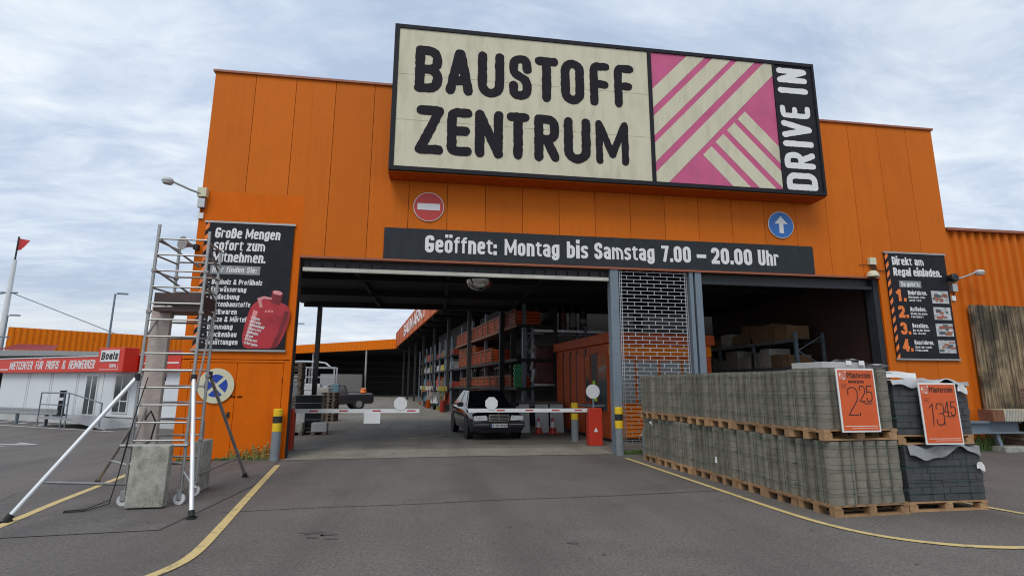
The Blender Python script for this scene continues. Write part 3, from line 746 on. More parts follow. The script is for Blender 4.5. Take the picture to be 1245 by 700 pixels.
ns = thing('no_stopping_sign', 'faded round no stopping sign with blue centre on the orange door', 'traffic sign', (.79, -.03, 1.62))
m = MB(); m.lathe([(.39, 0), (.39, -.012)], n=48, axis='Y'); m.build('face', 'cream_paint', ns)
m = MB()
for q in range(4):
    a0 = q*math.pi/2; pts = []
    pts = [(.05*math.cos(a0), .05*math.sin(a0))]+[(.25*math.cos(a0+a), .25*math.sin(a0+a)) for a in [rad(-36+72*i/10) for i in range(11)]]
    m.prism(pts, .0125, .016, lambda x, y, d: (x, -d, y))
m.build('symbol', 'deep_blue', ns)

# posters ------------------------------------------------------------------------
def hazard(mb, x0, x1, z0, z1, step, fn, d0, d1):
    z = z0-(x1-x0)
    while z < z1:
        p = [(x0, z), (x1, z+(x1-x0)*1.2), (x1, z+(x1-x0)*1.2+step/2), (x0, z+step/2)]
        p = clip(clip(p, 0, 1, z0), 0, -1, -z1)
        if len(p) > 2: mb.prism(p, d0, d1, fn)
        z += step
pl = thing('product_poster', 'black poster listing building goods with red gas bottle on left pier', 'poster')
m = MB(); m.box(.20, 2.20, -.05, -.02, 2.44, 5.43); m.build('panel', 'sign_black', pl)
m = MB(); m.box(.17, 2.23, -.062, -.02, 5.43, 5.475); m.build('rail', 'alu', pl); m = MB(); m.box(.17, 2.23, -.062, -.02, 2.395, 2.439); m.build('rail', 'alu', pl)
fp = face_plane(-.05)
PX = lambda u: .20+2.0*u
PZ = lambda v: 5.43-2.99*v
m = MB(); hazard(m, .201, .285, 2.441, 5.429, .26, fp, .0005, .003); m.build('hazard_edge', 'text_orange', pl)
for s, v, w_ in (('Große Mengen', .125, .735), ('sofort zum', .225, .575), ('Mitnehmen.', .32, .59)):
    m = MB(); text(m, s, PX(.11), PZ(v), .265, .058, fp, .003, width=2*w_, slant=.06, sp=.06); m.build('lettering', 'white_letter', pl)
m = MB(); m.box(PX(.10), PX(.655), -.0545, -.0505, PZ(.415), PZ(.345)); m.build('caption_box', 'grey_box', pl)
m = MB(); text(m, 'Hier finden Sie:', PX(.125), PZ(.40), .135, .024, face_plane(-.0545), .003, width=2*.49, slant=.06); m.build('caption', 'white_letter', pl)
for i, (s, w_) in enumerate((('- Bauholz & Profilholz', .60), ('- Entwässerung', .43), ('- Bedachung', .36), ('- Gartenbaustoffe', .49), ('- Sackwaren', .35), ('- Putze & Mörtel', .46), ('- Dämmung', .32), ('- Trockenbau', .37), ('- Schüttungen', .39))):
    m = MB(); text(m, s, PX(.09), PZ(.497+i*.0585), .125, .024, fp, .003, width=2*w_, slant=.06); m.build('list_line', 'white_letter', pl)
bt = lambda p: [(PX((x-(66-60*(y-42)/648))/442), PZ((y-42)/648)) for x, y in p]
m = MB(); m.prism(bt(smooth_pts([(243,640),(246,600),(275,500),(300,455),(345,432),(400,440),(455,455),(478,480),(480,530),(450,610),(420,665),(400,684),(300,684),(250,684),(243,640)], 2)[:-1]), .0005, .003, fp); m.build('bottle_picture', 'bottle_red', pl)
m = MB(); m.prism(bt([(392,392),(405,387),(432,391),(446,402),(430,462),(382,448)]), .0035, .005, fp); m.prism(bt([(455,490),(472,500),(440,600),(405,680),(380,683),(420,600)]), .0035, .0045, fp); m.build('bottle_shade', 'bottle_dark', pl)
m = MB(); m.prism(bt([(394,393),(407,387),(432,391),(445,401),(432,412),(400,406)]), .0052, .006, fp); m.prism(bt([(318,430),(352,418),(392,426),(388,436),(350,432),(330,446)]), .0052, .006, fp); m.prism(bt([(318,430),(336,432),(345,475),(330,478)]), .0062, .007, fp)
m.prism(bt([(300,490),(322,498),(268,640),(255,640)]), .0033, .0042, fp)
for i in range(3): m.cbox((PX(.76+.035*i), -.055, PZ(.70)), (.04, .005, .05))
m.build('bottle_highlight', 'bottle_light', pl)
m = MB(); bp_ = lambda x, y, d: (PX(.60)+x*.97+y*.20, -.0545-d, PZ(.76)-x*.22+y*.97)
for i, s in enumerate(('Propan', 'Acetylen', 'Kohlendioxid', 'Sauerstoff', 'Ballongas', 'Argon', 'Stickstoff', 'Schutzgase')):
    text(m, '- '+s, -.02, -.085*i, .065, .013, bp_, .003)
m.build('bottle_lettering', 'white_letter', pl)

pr_ = thing('instruction_poster', 'black poster with four numbered steps and small photos right of gate', 'poster')
m = MB(); m.box(18.27, 20.23, -.05, -.02, 2.44, 5.42); m.build('panel', 'sign_black', pr_)
m = MB(); m.box(18.24, 20.26, -.062, -.02, 5.42, 5.465); m.build('rail', 'alu', pr_); m = MB(); m.box(18.24, 20.26, -.062, -.02, 2.395, 2.439); m.build('rail', 'alu', pr_)
PX = lambda u: 18.27+1.96*u
PZ = lambda v: 5.42-2.98*v
m = MB(); hazard(m, 18.271, 18.365, 2.441, 5.419, .26, fp, .0005, .003); m.build('hazard_edge', 'text_orange', pr_)
m = MB(); text(m, 'Direkt am', PX(.11), PZ(.115), .245, .055, fp, .003, width=1.96*.52, sp=.06); m.build('lettering', 'white_letter', pr_); m = MB(); text(m, 'Regal einladen.', PX(.11), PZ(.22), .245, .055, fp, .003, width=1.96*.79, sp=.06); m.build('lettering', 'white_letter', pr_)
m = MB(); m.box(PX(.18), PX(.54), -.0545, -.0505, PZ(.33), PZ(.265)); m.build('caption_box', 'grey_box', pr_)
m = MB(); text(m, "So geht's:", PX(.21), PZ(.32), .13, .024, face_plane(-.0545), .003, width=1.96*.3); m.build('caption', 'white_letter', pr_)
for i, (ti, l1, l2) in enumerate((('Reinfahren.', 'Einfach rein', 'und los'), ('Aufladen.', 'Direkt ins Auto', 'laden'), ('Bezahlen.', 'Bar an der Kasse', 'im Auto'), ('Rausfahren.', 'Und ab nach', 'Hause'))):
    v = .35+i*.157
    m = MB(); m2 = MB(); text(m, str(i+1)+'.', PX(.11), PZ(v+.115), .345, .085, fp, .003, width=.31)
    text(m2, ti, PX(.305), PZ(v+.05), .125, .025, fp, .003, width=1.96*(.31 if len(ti) > 9 else .26))
    text(m2, l1, PX(.305), PZ(v+.083), .062, .013, fp, .003, width=1.96*.27); text(m2, l2, PX(.305), PZ(v+.112), .062, .013, fp, .003, width=1.96*.2)
    m.build('step_number', 'text_orange', pr_); m2.build('step_text', 'white_letter', pr_)
for i in range(4):
    v = .355+i*.157; x0, x1, z0, z1 = PX(.685), PX(.965), PZ(v+.12), PZ(v)
    m = MB(); m.box(x0, x1, -.054, -.0505, z0, z1); m.m = 1
    rr = random.Random(20+i)
    for q in range(9):
        cx, cz, w_, h_ = rr.uniform(x0+.08, x1-.08), rr.uniform(z0+.05, z1-.05), rr.uniform(.06, .2), rr.uniform(.03, .10)
        m.m = 1+q % 2
        m.box(max(x0, cx-w_/2), min(x1, cx+w_/2), -.0545-.0006*(q+1), -.0541, max(z0, cz-h_/2), min(z1, cz+h_/2))
    m.build('photo_print', ['thumb_a', 'thumb_b', 'thumb_c'], pr_)

# floodlight arms, cameras, boxes -------------------------------------------------
def arm_lamp(label, loc, d):
    t_ = thing('floodlight', label, 'light', loc)
    mb = MB(); mb.box(-.08, .12, -.14, -.0, -.10, .12); mb.build('mount', 'cream_paint', t_)
    mb = MB(); mb.tube([(0,-.12,-.03),(.22*d,-.2,.03),(.55*d,-.3,.16)], .026, 8); mb.build('arm', 'alu', t_, smooth=True)
    mb = MB(); mb.lathe([(.02,.0),(.10,.02),(.13,.09),(.10,.15),(.03,.17)], (.66*d,-.32,.08), 14); mb.build('head', 'white_dirty', t_, smooth=True)
    mb = MB(); mb.box(-.06, .10, -.12, -.004, -.36, -.14); mb.build('ballast_box', 'galv', t_)
    mb = MB(); mb.box(-.05, .07, -.05, -.004, -.62, -.48); mb.build('label_plate', 'white', t_)
    mb = MB(); mb.tube([(.03,-.05,-.14),(.05,-.05,-.3),(.02,-.04,-.47)], .012, 6); mb.build('cable', 'black_rubber', t_)
    return t_
arm_lamp('white floodlight on a bent arm at left edge of orange facade', (.04, 0, 6.14), -1)
t_ = arm_lamp('white floodlight on an arm right of the instruction poster', (20.34, 0, 4.72), 1)
m = MB(); m.lathe([(.10,0),(.12,-.10),(.12,-.2),(.09,-.22)], (-.04,-.02,.02), 14, 'Y'); m.build('motor', 'black_paint', t_)
hs = thing('horn_speaker', 'grey horn loudspeaker on left edge of the pier behind scaffold', 'loudspeaker', (.03, 0, 4.83))
m = MB(); m.lathe([(.03,0),(.05,.12),(.09,.22),(.16,.30),(.165,.31)], (0,0,0), 18, 'Y'); o = m.build('horn', 'alu_dull', hs, smooth=True); o.rotation_euler = (0, 0, rad(150)); o.location = (-.02,-.06,0)
m = MB(); m.cbox((.02,-.06,-.02), (.10,.12,.12)); m.build('bracket', 'black_paint', hs)
bc = thing('junction_box', 'pale junction box with tangled cables above right gate corner', 'electrical box', (17.85, 0, 5.16))
m = MB(); m.box(-.10, .10, -.09, -.002, -.10, .10); m.build('box', 'cream_paint', bc)
m = MB()
for i in range(5): m.tube([(-.05+.025*i,-.05,-.1),(-.10+.05*i,-.07,-.18),(-.03+.02*i,-.06,-.26)], .009, 6)
m.tube([(.08,-.04,-.1),(.12,-.05,-.22),(.22,-.04,-.27),(.38,-.03,-.27)], .012, 6); m.tube([(-.4,-.03,-.12),(-.2,-.03,-.10),(-.06,-.05,-.12)], .008, 6)
m.build('cable', 'black_rubber', bc)
db = thing('gate_bell', 'cream dome alarm bell on the lintel at right gate corner', 'alarm bell', (17.78, -.09, 4.70))
m = MB(); m.lathe([(.16,0),(.16,.03),(.14,.10),(.09,.16),(.02,.185)], n=20); m.build('dome', 'cream_paint', db, smooth=True)
m = MB(); m.cbox((0,.05,.0), (.18,.10,.05)); m.build('mount', 'black_paint', db)
# ceiling mirror
cm = thing('dome_mirror', 'half dome safety mirror hanging under the gate ceiling', 'mirror', (6.85, 1.6, 4.55))
m = MB(); m.lathe([(.38,0),(.37,-.05),(.32,-.14),(.22,-.22),(.10,-.26),(.01,-.27)], n=28); m.build('dome', 'mirror', cm, smooth=True)
m = MB(); m.tube([(0,0,.0),(0,0,.3)], .02, 8); m.lathe([(.39,.0),(.39,.025)], n=28); m.build('mount', 'black_paint', cm)

# bollards ---------------------------------------------------------------------------
def bollard(label, loc, h=1.12, r=.098, bands=True):
    t_ = thing('bollard', label, 'bollard', loc, 0, 'striped steel bollards at the gate')
    mb = MB(); mb.lathe([(r, 0), (r, h*.56)], n=24); mb.build('post', 'bollard_grey', t_, smooth=True)
    for z0, z1, k_ in ((.56, .72, 'yellow'), (.721, .855, 'black_paint'), (.856, .985, 'yellow')):
        mb = MB(); mb.lathe([(r+.002, h*z0), (r+.002, h*z1)] if z1 < .9 else [(r+.002, h*z0), (r+.002, h*z1), (r*.8, h)], n=24); mb.build('band', k_, t_, smooth=True)
bollard('bollard with yellow and black bands beside the orange door', (2.22, -.20, 0))
bollard('bollard with yellow and black bands before the grey gate column', (10.22, -.10, 0), 1.14)
bollard('bollard with yellow and black bands behind the barrier boom', (9.97, 3.2, 0), 1.15, .11)
m = MB(); m.lathe([(.09, 0), (.09, .62), (.08, .63)], (0,0,0), 16); o = tag(m.build('short_post', 'bollard_grey'), 'plain grey steel post behind far end of the paving stone row', 'post'); o.location = (10.72, -.55, 0)

# barriers -----------------------------------------------------------------------------
def barrier(label, x, y, d, Lb, marks, plates, group='red and white lift barriers'):
    t_ = thing('lift_barrier', label, 'barrier', (x, y, 0), 0, group)
    mb = MB(); mb.box(-.19, .19, -.16, .16, .02, 1.04); mb.build('housing', 'barrier_red', t_, bevel=.012)
    mb = MB(); mb.box(-.21, .21, -.18, .18, 0, .02); mb.build('base_plate', 'steel_grey', t_)
    mb = MB(); mb.prism([(-.06,.40),(.06,.40),(0,.52)], .161, .164, lambda a, b, c: (a, -c, b)); mb.build('warning_sticker', 'white', t_)
    bo = MB(); bo.box(min(.2*d, Lb*d), max(.2*d, Lb*d), -.03, .03, .93, 1.03); bo = bo.build('boom', 'white', t_)
    for u in marks:
        mb = MB(); mb.box(min(u*d, (u+.22)*d), max(u*d, (u+.22)*d), -.0335, .0335, .965, 1.0); mb.build('red_mark', 'red_mark', bo)
    for kind_, u in plates:
        mb = MB()
        if kind_ == 'oct':
            pts = [(.17*math.cos(rad(22.5+45*i))/.924, .15+.17*math.sin(rad(22.5+45*i))/.924) for i in range(8)]
            mb.prism([(u*d+a, 1.02+b) for a, b in pts], .0335, .045, lambda a, b, c: (a, -c, b))
        else: mb.box(u*d-.21, u*d+.21, -.045, -.0335, .66, .94)
        mb.build('plate', 'white', bo)
    pm = MB(); pm.tube([(.02,.1,1.03),(.02,.1,1.4)], .025, 8); pm.build('signal_post', 'steel_grey', t_)
    pm = MB(); pm.lathe([(.20,0),(.20,-.015)], (.0,.06,1.50), 28, 'Y'); pm.build('round_plate', 'white', t_)
    return t_
barrier('lift barrier with red housing beside the grey column, boom lowered leftwards', 10.17, 1.83, -1, 3.55, (.35, 1.0, 1.75, 2.55), (('oct', 2.92),))
barrier('lift barrier by the left pier, boom lowered rightwards with white plates', 1.93, 1.7, 1, 3.37, (.55, 1.3, 2.15, 3.05), (('oct', 2.87), ('rect', 2.15)))

# ------------------------------------------------------------------ site office in the hall
of = thing('cashier_booth', 'orange panelled cashier booth standing inside the right of the gate', 'booth', (10.93, 2.7, 0), rad(6))
m = MB(); m.box(.02, 3.6, .02, 4.9, .10, 2.95); m.build('wall', 'office_orange', of)
m = MB(); m.box(-.08, 3.7, -.10, 5.0, 2.96, 3.28); m.build('roof', 'office_orange', of, bevel=.02)
m = MB(); m.box(.05, 3.55, .05, 4.85, 0, .10); m.build('plinth', 'black_paint', of)
for y0, y1 in ((1.95, 2.65), (2.75, 3.25), (3.4, 4.0), (4.15, 4.75)):
    m = MB(); m.box(-.012, .019, y0, y1, .25, 2.75); m.build('side_panel', 'office_orange', of, bevel=.01)
m = MB()
for y in (1.88, 2.70, 3.32, 4.07): m.box(-.004, .0195, y-.035, y+.035, .12, 2.9)
m.build('joint', 'black_paint', of)
for y0, y1, z0 in ((1.45, 1.8, 1.15), (.12, .75, .9)):
    fr = MB(); fr.box(-.02, .019, y0-.06, y1+.06, z0-.06, 2.66); fr = fr.build('window', 'office_orange', of)
    m = MB(); m.box(-.026, -.0205, y0, y1, z0, 2.6); m.build('pane', 'grey_glass', fr)
m = MB(); m.box(-.006, .0195, .85, 1.35, .9, 2.7); m.build('hatch_opening', 'black_paint', of)
for x0, x1 in ((.15, .85), (.95, 1.65), (1.75, 2.45), (2.55, 3.3)):
    fr = MB(); fr.box(x0-.04, x1+.04, -.03, .019, 1.10, 2.55); fr = fr.build('window', 'orange_dull', of)
    m = MB(); m.box(x0, x1, -.036, -.0305, 1.15, 2.42); m.build('pane', 'grey_glass', fr)
m = MB()
for i in range(8): m.box(.05, 3.55, -.03, .019, .14+.12*i, .235+.12*i)
m.build('front_siding', 'orange_bright', of)
m = MB(); m.box(.0, 3.6, -.02, .019, 2.60, 2.9); m.build('front_fascia', 'orange_bright', of)
m = MB(); m.box(-.45, -.03, .25, 1.5, 1.03, 1.08); m.build('counter', 'steel_grey', of)
vs = thing('safety_vest', 'yellow green safety vest hanging at the booth window', 'vest', (10.62, 3.1, 1.20), rad(6))
def vestf(u, v):
    w_ = .34*(1-.75*v**1.5); return (-.02-.03*math.sin(7*u+3*v), (u-.5)*w_+.05*v, .62*v)
m = MB(); m.grid(vestf, 8, 8); m.build('cloth', 'hi_vis', vs, smooth=True)
m = MB(); m.grid(lambda u, v: (-.055, (u-.5)*.28, .14+.05*v), 4, 1); m.build('reflective_band', 'galv', vs)

# cones, sheets
def cone(label, loc):
    t_ = thing('traffic_cone', label, 'traffic cone', loc, 0, 'traffic cones by the booth')
    mb = MB(); mb.box(-.17, .17, -.17, .17, 0, .03); mb.build('base', 'red_mark', t_, bevel=.01)
    mb = MB(); mb.lathe([(.13,.03),(.095,.22)], n=18); mb.build('cone', 'barrier_red', t_, smooth=True)
    mb = MB(); mb.lathe([(.094,.2205),(.055,.42)], n=18); mb.build('reflective_band', 'white', t_, smooth=True)
    mb = MB(); mb.lathe([(.054,.4205),(.03,.55)], n=18); mb.build('tip', 'barrier_red', t_, smooth=True)
cone('red and white traffic cone nearer the car before pale sheets', (9.35, 5.8, 0)); cone('red and white traffic cone nearer the orange booth before pale sheets', (9.85, 5.78, 0))
for i, (x, s) in enumerate(((8.85, 'leftmost pale board leaning on the bench behind the cones'), (9.55, 'middle pale board leaning between the two traffic cones'), (10.1, 'rightmost pale board leaning beside the cones near the booth'))):
    m = MB(); m.cbox((0, 0, .5), (.48, .03, 1.0)); o = m.build('leaning_board', 'white_dirty'); o.location = (x, 6.15, 0); o.rotation_euler = (rad(-8), 0, rad(-4)); tag(o, s, 'board', 'pale boards leaning by the cones')
wb = thing('work_bench', 'brown wooden counter behind the pale boards and cones', 'bench', (9.5, 6.6, 0))
m = MB(); m.box(-.8, .8, -.25, .25, 1.0, 1.08); m.build('top', 'old_wood', wb)
for x in (-.74, .74):
    m = MB(); m.box(x-.05, x+.05, -.22, .22, 0, .999); m.build('leg', 'old_wood', wb)
m = MB(); m.box(-.69, .69, .1, .13, .2, .9); m.build('back_panel', 'dark_interior', wb)

# ------------------------------------------------------------------ pallet rack across the back (faces the gate)
def frame_rack(label, loc, rz, Lx, Dy, Hs, bays, group=None, mpost='steel_grey', mbeam='galv'):
    t_ = thing('pallet_rack', label, 'rack', loc, rz, group)
    top = Hs[-1]+.2
    for i in range(bays+1):
        for y in (0, Dy):
            mb = MB(); mb.box(i*Lx/bays-.05, i*Lx/bays+.05, y-.05, y+.05, 0, top); mb.build('upright', mpost, t_)
        mb = MB(); z = .3
        k_ = 0
        while z < top-.5:
            mb.bar((i*Lx/bays, .05 if k_ % 2 else Dy-.05, z), (i*Lx/bays, Dy-.05 if k_ % 2 else .05, z+.5), .035); z += .5; k_ += 1
        mb.build('brace', mpost, t_)
    for z in Hs:
        for y in (0, Dy):
            mb = MB(); mb.box(.0501, Lx-.0501, y-.04, y+.04, z-.11, z); mb.build('beam', mbeam, t_)
        mb = MB(); mb.box(.06, Lx-.06, .05, Dy-.05, z-.03, z-.005); mb.build('shelf', 'dark_interior', t_)
    return t_
frame_rack('grey pallet rack across the hall behind the booth with black rolls', (9.62, 8.4, 0), rad(4), 4.6, 1.1, (1.75, 3.95), 2)
for i, (x, hgt, k_) in enumerate(((9.55, 1.0, 'white'), (9.85, 1.0, 'white'), (11.0, 1.05, 'tool'), (11.45, 1.0, 'white'), (11.9, .95, 'black'))):
    t_ = thing('film_roll', ['wrapped roll with pale band, first from left on top of rack', 'wrapped roll with pale band, second from left on top of rack', 'wrapped roll with red label in the middle of rack top', 'dark wrapped roll with narrow pale band beside red labelled roll', 'plain dark wrapped roll at right end of rack top'][i], 'roll', (x, 8.8, 3.955), 0, 'rolls on top of the pallet rack')
    m = MB(); m.lathe([(.16,0),(.16,hgt)], n=18); m.build('body', 'black_wrap', t_, smooth=True)
    m = MB(); m.lathe([(.163,.15),(.163,.75)], n=18) if k_ != 'black' else m.lathe([(.163,.3),(.163,.5)], n=18); o = m.build('label_band', 'grey_box' if k_ != 'tool' else 'red_wrap', t_, smooth=True)
for i, (x, z, w_, h_, mt, lb) in enumerate(((9.8, 1.76, 1.0, 1.5, 'red_wrap', 'dark red shrink wrapped pallet load on left middle rack shelf'), (11.2, 1.76, .9, 1.2, 'black_wrap', 'black shrink wrapped pallet load beside the red one on rack'), (12.3, 1.76, .9, 1.3, 'red_wrap', 'dark red wrapped load deep behind the booth on rack'))):
    m = MB(); m.box(0, w_, 0, .8, 0, h_); o = tag(m.build('wrapped_load', mt, bevel=.05), lb, 'wrapped load'); o.location = (x, 8.55, z+.002)
m = MB()
for i in range(7): m.tube([(9.58+.07*math.sin(i*2.1), 8.3-.03*i%2, 1.8+i*.24), (9.62+.05*math.sin(i*1.3+1), 8.32, 2.08+i*.24)], .055+.02*math.sin(i*1.7), 8)
tag(m.build('hanging_film', 'white_wrap', smooth=True), 'crumpled white plastic film hanging down the rack upright', 'plastic film')

# ------------------------------------------------------------------ right-hand hall: racks with pipe bundles
HA = rad(8.2)
hall = thing('storage_hall', 'long open storage hall with orange lettered roof fascia behind the gate', 'hall', (8.95, 8.0, 0), HA)
# local: x to the right (into the hall), y away along the hall
m = MB(); m.box(-1.15, -1.0, 2.2, 53, 6.6, 8.6); m.build('fascia', 'orange_fascia_red', hall)
m = MB()
for i in range(13): m.box(-1.2, -1.16, 2.2+4*i, 2.23+4*i, 6.62, 8.58)
m.build('fascia_joint', 'coping', hall)
m = MB(); fh = lambda x, y, d: (-1.15-d, 53-x, y)
text(m, 'BAUMARKT', 13, 7.0, 1.25, .24, fh, .05, width=19, cap='round', rough=.04)
m.build('fascia_lettering', 'white_letter', hall)
m = MB()
for i in range(13): m.box(-1.0, 9.5, 2.5+4*i, 6.2+4*i, 6.75+.0*i, 6.85)
m.build('roof', 'dark_ceiling', hall)
m = MB()
for i in range(12): m.box(-.8, 9.4, 6.22+4*i, 6.48+4*i, 6.80, 6.82)
m.build('skylight_strip', 'skylight', hall)
m = MB()
for i in range(14): m.box(-.99, 9.4, 2.4+3.9*i, 2.55+3.9*i, 6.3, 6.74)
m.build('roof_beam', 'dark_ceiling', hall)
for i in range(8):
    m = MB(); m.box(-.2, .0, 2.0+7*i, 2.2+7*i, 0, 6.3); m.build('post', 'dark_interior', hall)
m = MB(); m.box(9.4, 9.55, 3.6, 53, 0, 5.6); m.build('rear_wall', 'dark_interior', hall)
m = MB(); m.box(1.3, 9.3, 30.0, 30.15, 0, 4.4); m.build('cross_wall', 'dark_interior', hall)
m = MB()
for i in range(40): m.box(1.3+.2*i, 1.33+.2*i, 30.0, 30.03, 4.4, 6.3)
m.box(1.3, 9.3, 30.0, 30.03, 5.3, 5.35); m.build('mesh_fence', 'alu_dull', hall)
rk = thing('cantilever_rack', 'long dark rack along the hall carrying orange drain pipe bundles', 'rack', (8.95, 8.0, 0), HA)
for i in range(5):
    m = MB(); m.box(.3, .45, .3+3.3*i, .45+3.3*i, 0, 5.4); m.build('upright', 'steel_grey', rk)
for z in (1.60, 2.74, 4.13):
    m = MB(); m.box(.0, 1.6, .1, 13.9, z-.12, z-.01); m.build('shelf', 'dark_interior', rk)
    m = MB(); m.box(-.03, -.001, .1, 13.9, z-.12, z-.0); m.build('front_beam', 'rust' if z > 4 else 'dark_interior', rk)
m = MB(); m.box(1.62, 1.7, .0, 13.9, .0, 6.0); m.build('back_panel', 'dark_interior', rk)
def pipe_bundle(ny, nz, pr, frame=True):
    t_ = thing('pipe_bundle', 'x', 'pipe bundle')
    m_ = MB()
    for i in range(ny):
        for j in range(nz):
            c = (0, pr+2*pr*i+.01, pr+2*pr*j+.01)
            m_.lathe([(pr*.96,1.1),(pr*.96,.0),(pr*.70,.0)], c, 8, 'X')
    m_.build('pipes', 'pipe', t_)
    m_ = MB()
    for i in range(ny):
        for j in range(nz): m_.lathe([(pr*.69,-.004),(pr*.69,-.002)], (0, pr+2*pr*i+.01, pr+2*pr*j+.01), 8, 'X')
    m_.build('pipe_bores', 'pipe_hole', t_)
    if frame:
        m_ = MB(); w_ = 2*pr*ny+.02; h_ = 2*pr*nz+.02
        m_.box(-.03, .04, -.045, 0, 0, h_); m_.box(-.03, .04, w_, w_+.045, 0, h_); m_.box(-.03, .04, -.045, w_+.045, h_+.001, h_+.05)
        m_.build('timber_frame', 'pipe_frame', t_)
    return t_
bA = pipe_bundle(7, 4, .074); bB = pipe_bundle(8, 5, .060); bC = pipe_bundle(7, 3, .07)
ORD = ['first', 'second', 'third', 'fourth', 'fifth', 'sixth', 'seventh', 'eighth', 'ninth', 'tenth', 'eleventh', 'twelfth']
Hm = Matrix.Translation((8.95, 8.0, 0)) @ Matrix.Rotation(HA, 4, 'Z')
def put_bundle(src, used, y, z, lb):
    o = src if not used else copy_tree(src)
    o.location = Hm @ Vector((.02+R.uniform(-.03,.03), y, z)); o.rotation_euler = (0,0,HA); o['label'] = lb; o['group'] = 'orange pipe bundles on the rack'
for i in range(11): put_bundle(bA, i > 0, .35+1.22*i, 4.132, f'orange pipe bundle on the top shelf, {ORD[i]} from the near end')
for i in range(7): put_bundle(bB, i > 0, 4.3+1.2*i, 2.742, f'orange pipe bundle on the middle shelf, {ORD[i]} from the near end')
for i in range(9): put_bundle(bC, i > 0, 1.0+1.25*i, 1.602, f'orange pipe bundle on the bottom shelf, {ORD[i]} from the near end')
bD = pipe_bundle(7, 3, .06)
for i in range(4): put_bundle(bD, i > 0, 8.2+1.2*i, 2.742+.64, f'orange pipe bundle stacked up high on the middle shelf, {ORD[i]} from the near end')
for i in range(11):
    t_ = thing('capped_rod', f'grey standing rod with pale round cap beneath middle shelf, {ORD[i]} from near end', 'rod', Hm @ Vector((.5+.1*(i % 3), 1.5+.95*i, 1.602)), HA, 'capped rods below the middle shelf')
    m = MB(); m.tube([(0,0,0),(0,0,.86)], .02, 8); m.build('rod', 'steel_grey', t_); m = MB(); m.lathe([(.05,.861),(.085,.90),(.085,.95),(.04,1.0)], n=10); m.build('cap', 'white_dirty', t_, smooth=True)
m = MB()
for i in range(9): m.box(0, .3, .0+.12*(i % 2), .1+.12*(i % 2), .1*i, .1*i+.09)
o = tag(m.build('green_crate_stack', 'green_plastic'), 'narrow stack of green plastic crates at near end of the rack', 'crates'); o.location = Hm @ Vector((-.05, .25, 1.602)); o.rotation_euler = (0,0,HA)
# further rack with tools and goods
rk2 = thing('tool_rack', 'far open rack of mixed garden tools deep in the hall', 'rack', (8.95, 8.0, 0), HA)
for i in range(8):
    m = MB(); m.box(-.1, .0, 15.0+2.6*i, 15.1+2.6*i, 0, 4.9); m.build('upright', 'steel_grey', rk2)
for z in (1.5, 2.7, 3.7):
    m = MB(); m.box(-.12, 1.2, 14.9, 33.3, z-.08, z); m.build('shelf', 'dark_interior', rk2)
m = MB(); m.box(1.3, 1.4, 14.9, 29.9, 0, 6.2); m.build('back_panel', 'dark_interior', rk2)
gk = ['tool_a', 'tool_b', 'tool_c', 'tool_d', 'cardboard', 'pale_box']
gn = {'tool_a': 'red', 'tool_b': 'yellow', 'tool_c': 'teal', 'tool_d': 'pale grey', 'cardboard': 'brown', 'pale_box': 'cream'}
rr = random.Random(31)
for si, z in enumerate((1.502, 2.702, 3.702)):
    for i in range(9):
        k_ = gk[(i*2+si*3) % 6]; h_ = rr.uniform(.4, .85)
        m = MB(); m.box(0, .8, 0, rr.uniform(.8, 1.5), 0, h_)
        for q in range(3): m.box(-.05-.02*q, -.001, .1+.3*q, .3+.3*q, .05, h_*rr.uniform(.5, .95))
        o = m.build('boxed_goods', k_, bevel=.02); o.location = Hm @ Vector((.1, 15.2+2.0*i, z)); o.rotation_euler = (0,0,HA)
        tag(o, f'{gn[k_]} boxed goods on {["lower","middle","upper"][si]} shelf of the tool rack, {ORD[i]} from the near end', 'boxed goods', 'boxed goods in the tool rack')
def barrow(label, loc, rz, k_):
    t_ = thing('wheelbarrow', label, 'wheelbarrow', loc, rz, 'wheelbarrows parked on end in the hall')
    mb = MB(); mb.grid(lambda u, v: ((u-.5)*.6, .25*math.sin(math.pi*u)*math.sin(math.pi*v)-.05, .45+.75*v), 6, 6); mb.build('tray', k_, t_, smooth=True)
    for x in (-.2, .2): mb = MB(); mb.tube([(x*.3,0,.2),(x,.02,.7),(x*1.3,.05,1.5)], .02, 6); mb.build('handle', 'black_paint', t_)
    mb = MB(); mb.lathe([(.20,-.04),(.20,.04)], (0,0,.2), 16, 'X'); mb.build('wheel', 'black_rubber', t_)
for i in range(4):
    barrow(f'{["red","grey","yellow","teal"][i]} wheelbarrow stood on end before the tool rack, {ORD[i]} from the near end', Hm @ Vector((-.45-.4*(i % 2), 14.2+2.6*i, 0)), HA+(.9, -.6, 1.3, .3)[i], ['tool_a','tool_d','tool_b','tool_c'][i])
rr = random.Random(19)
for i in range(10):
    k_ = ['tool_a', 'tool_d', 'tool_b', 'tool_c', 'orange_dull'][i % 5]; nm_ = ['red', 'pale grey', 'yellow', 'teal', 'orange'][i % 5]
    t_ = thing('bucket_stack', f'stack of {nm_} buckets on the floor before the tool rack, {ORD[i]} from near end', 'buckets', Hm @ Vector((-.5-rr.uniform(0, .5), 13.4+1.5*i, 0)), 0, 'bucket stacks before the tool rack')
    m = MB(); n_ = rr.randint(2, 6)
    for q in range(n_): m.lathe([(.15,.12*q),(.19,.12*q+.118),(.205,.12*q+.119)], n=12)
    m.build('buckets', k_, t_, smooth=True)
    m = MB()
    for q in range(3): a = rr.uniform(-.25, .25); m.tube([(.05*q,0,.2),(.05*q+a,a*.6,1.3+rr.uniform(0,.4))], .018, 6); m.cbox((.05*q+a,a*.6,1.45), (.22,.03,.28))
    m.build('tools', gk[(i+1) % 6], t_)
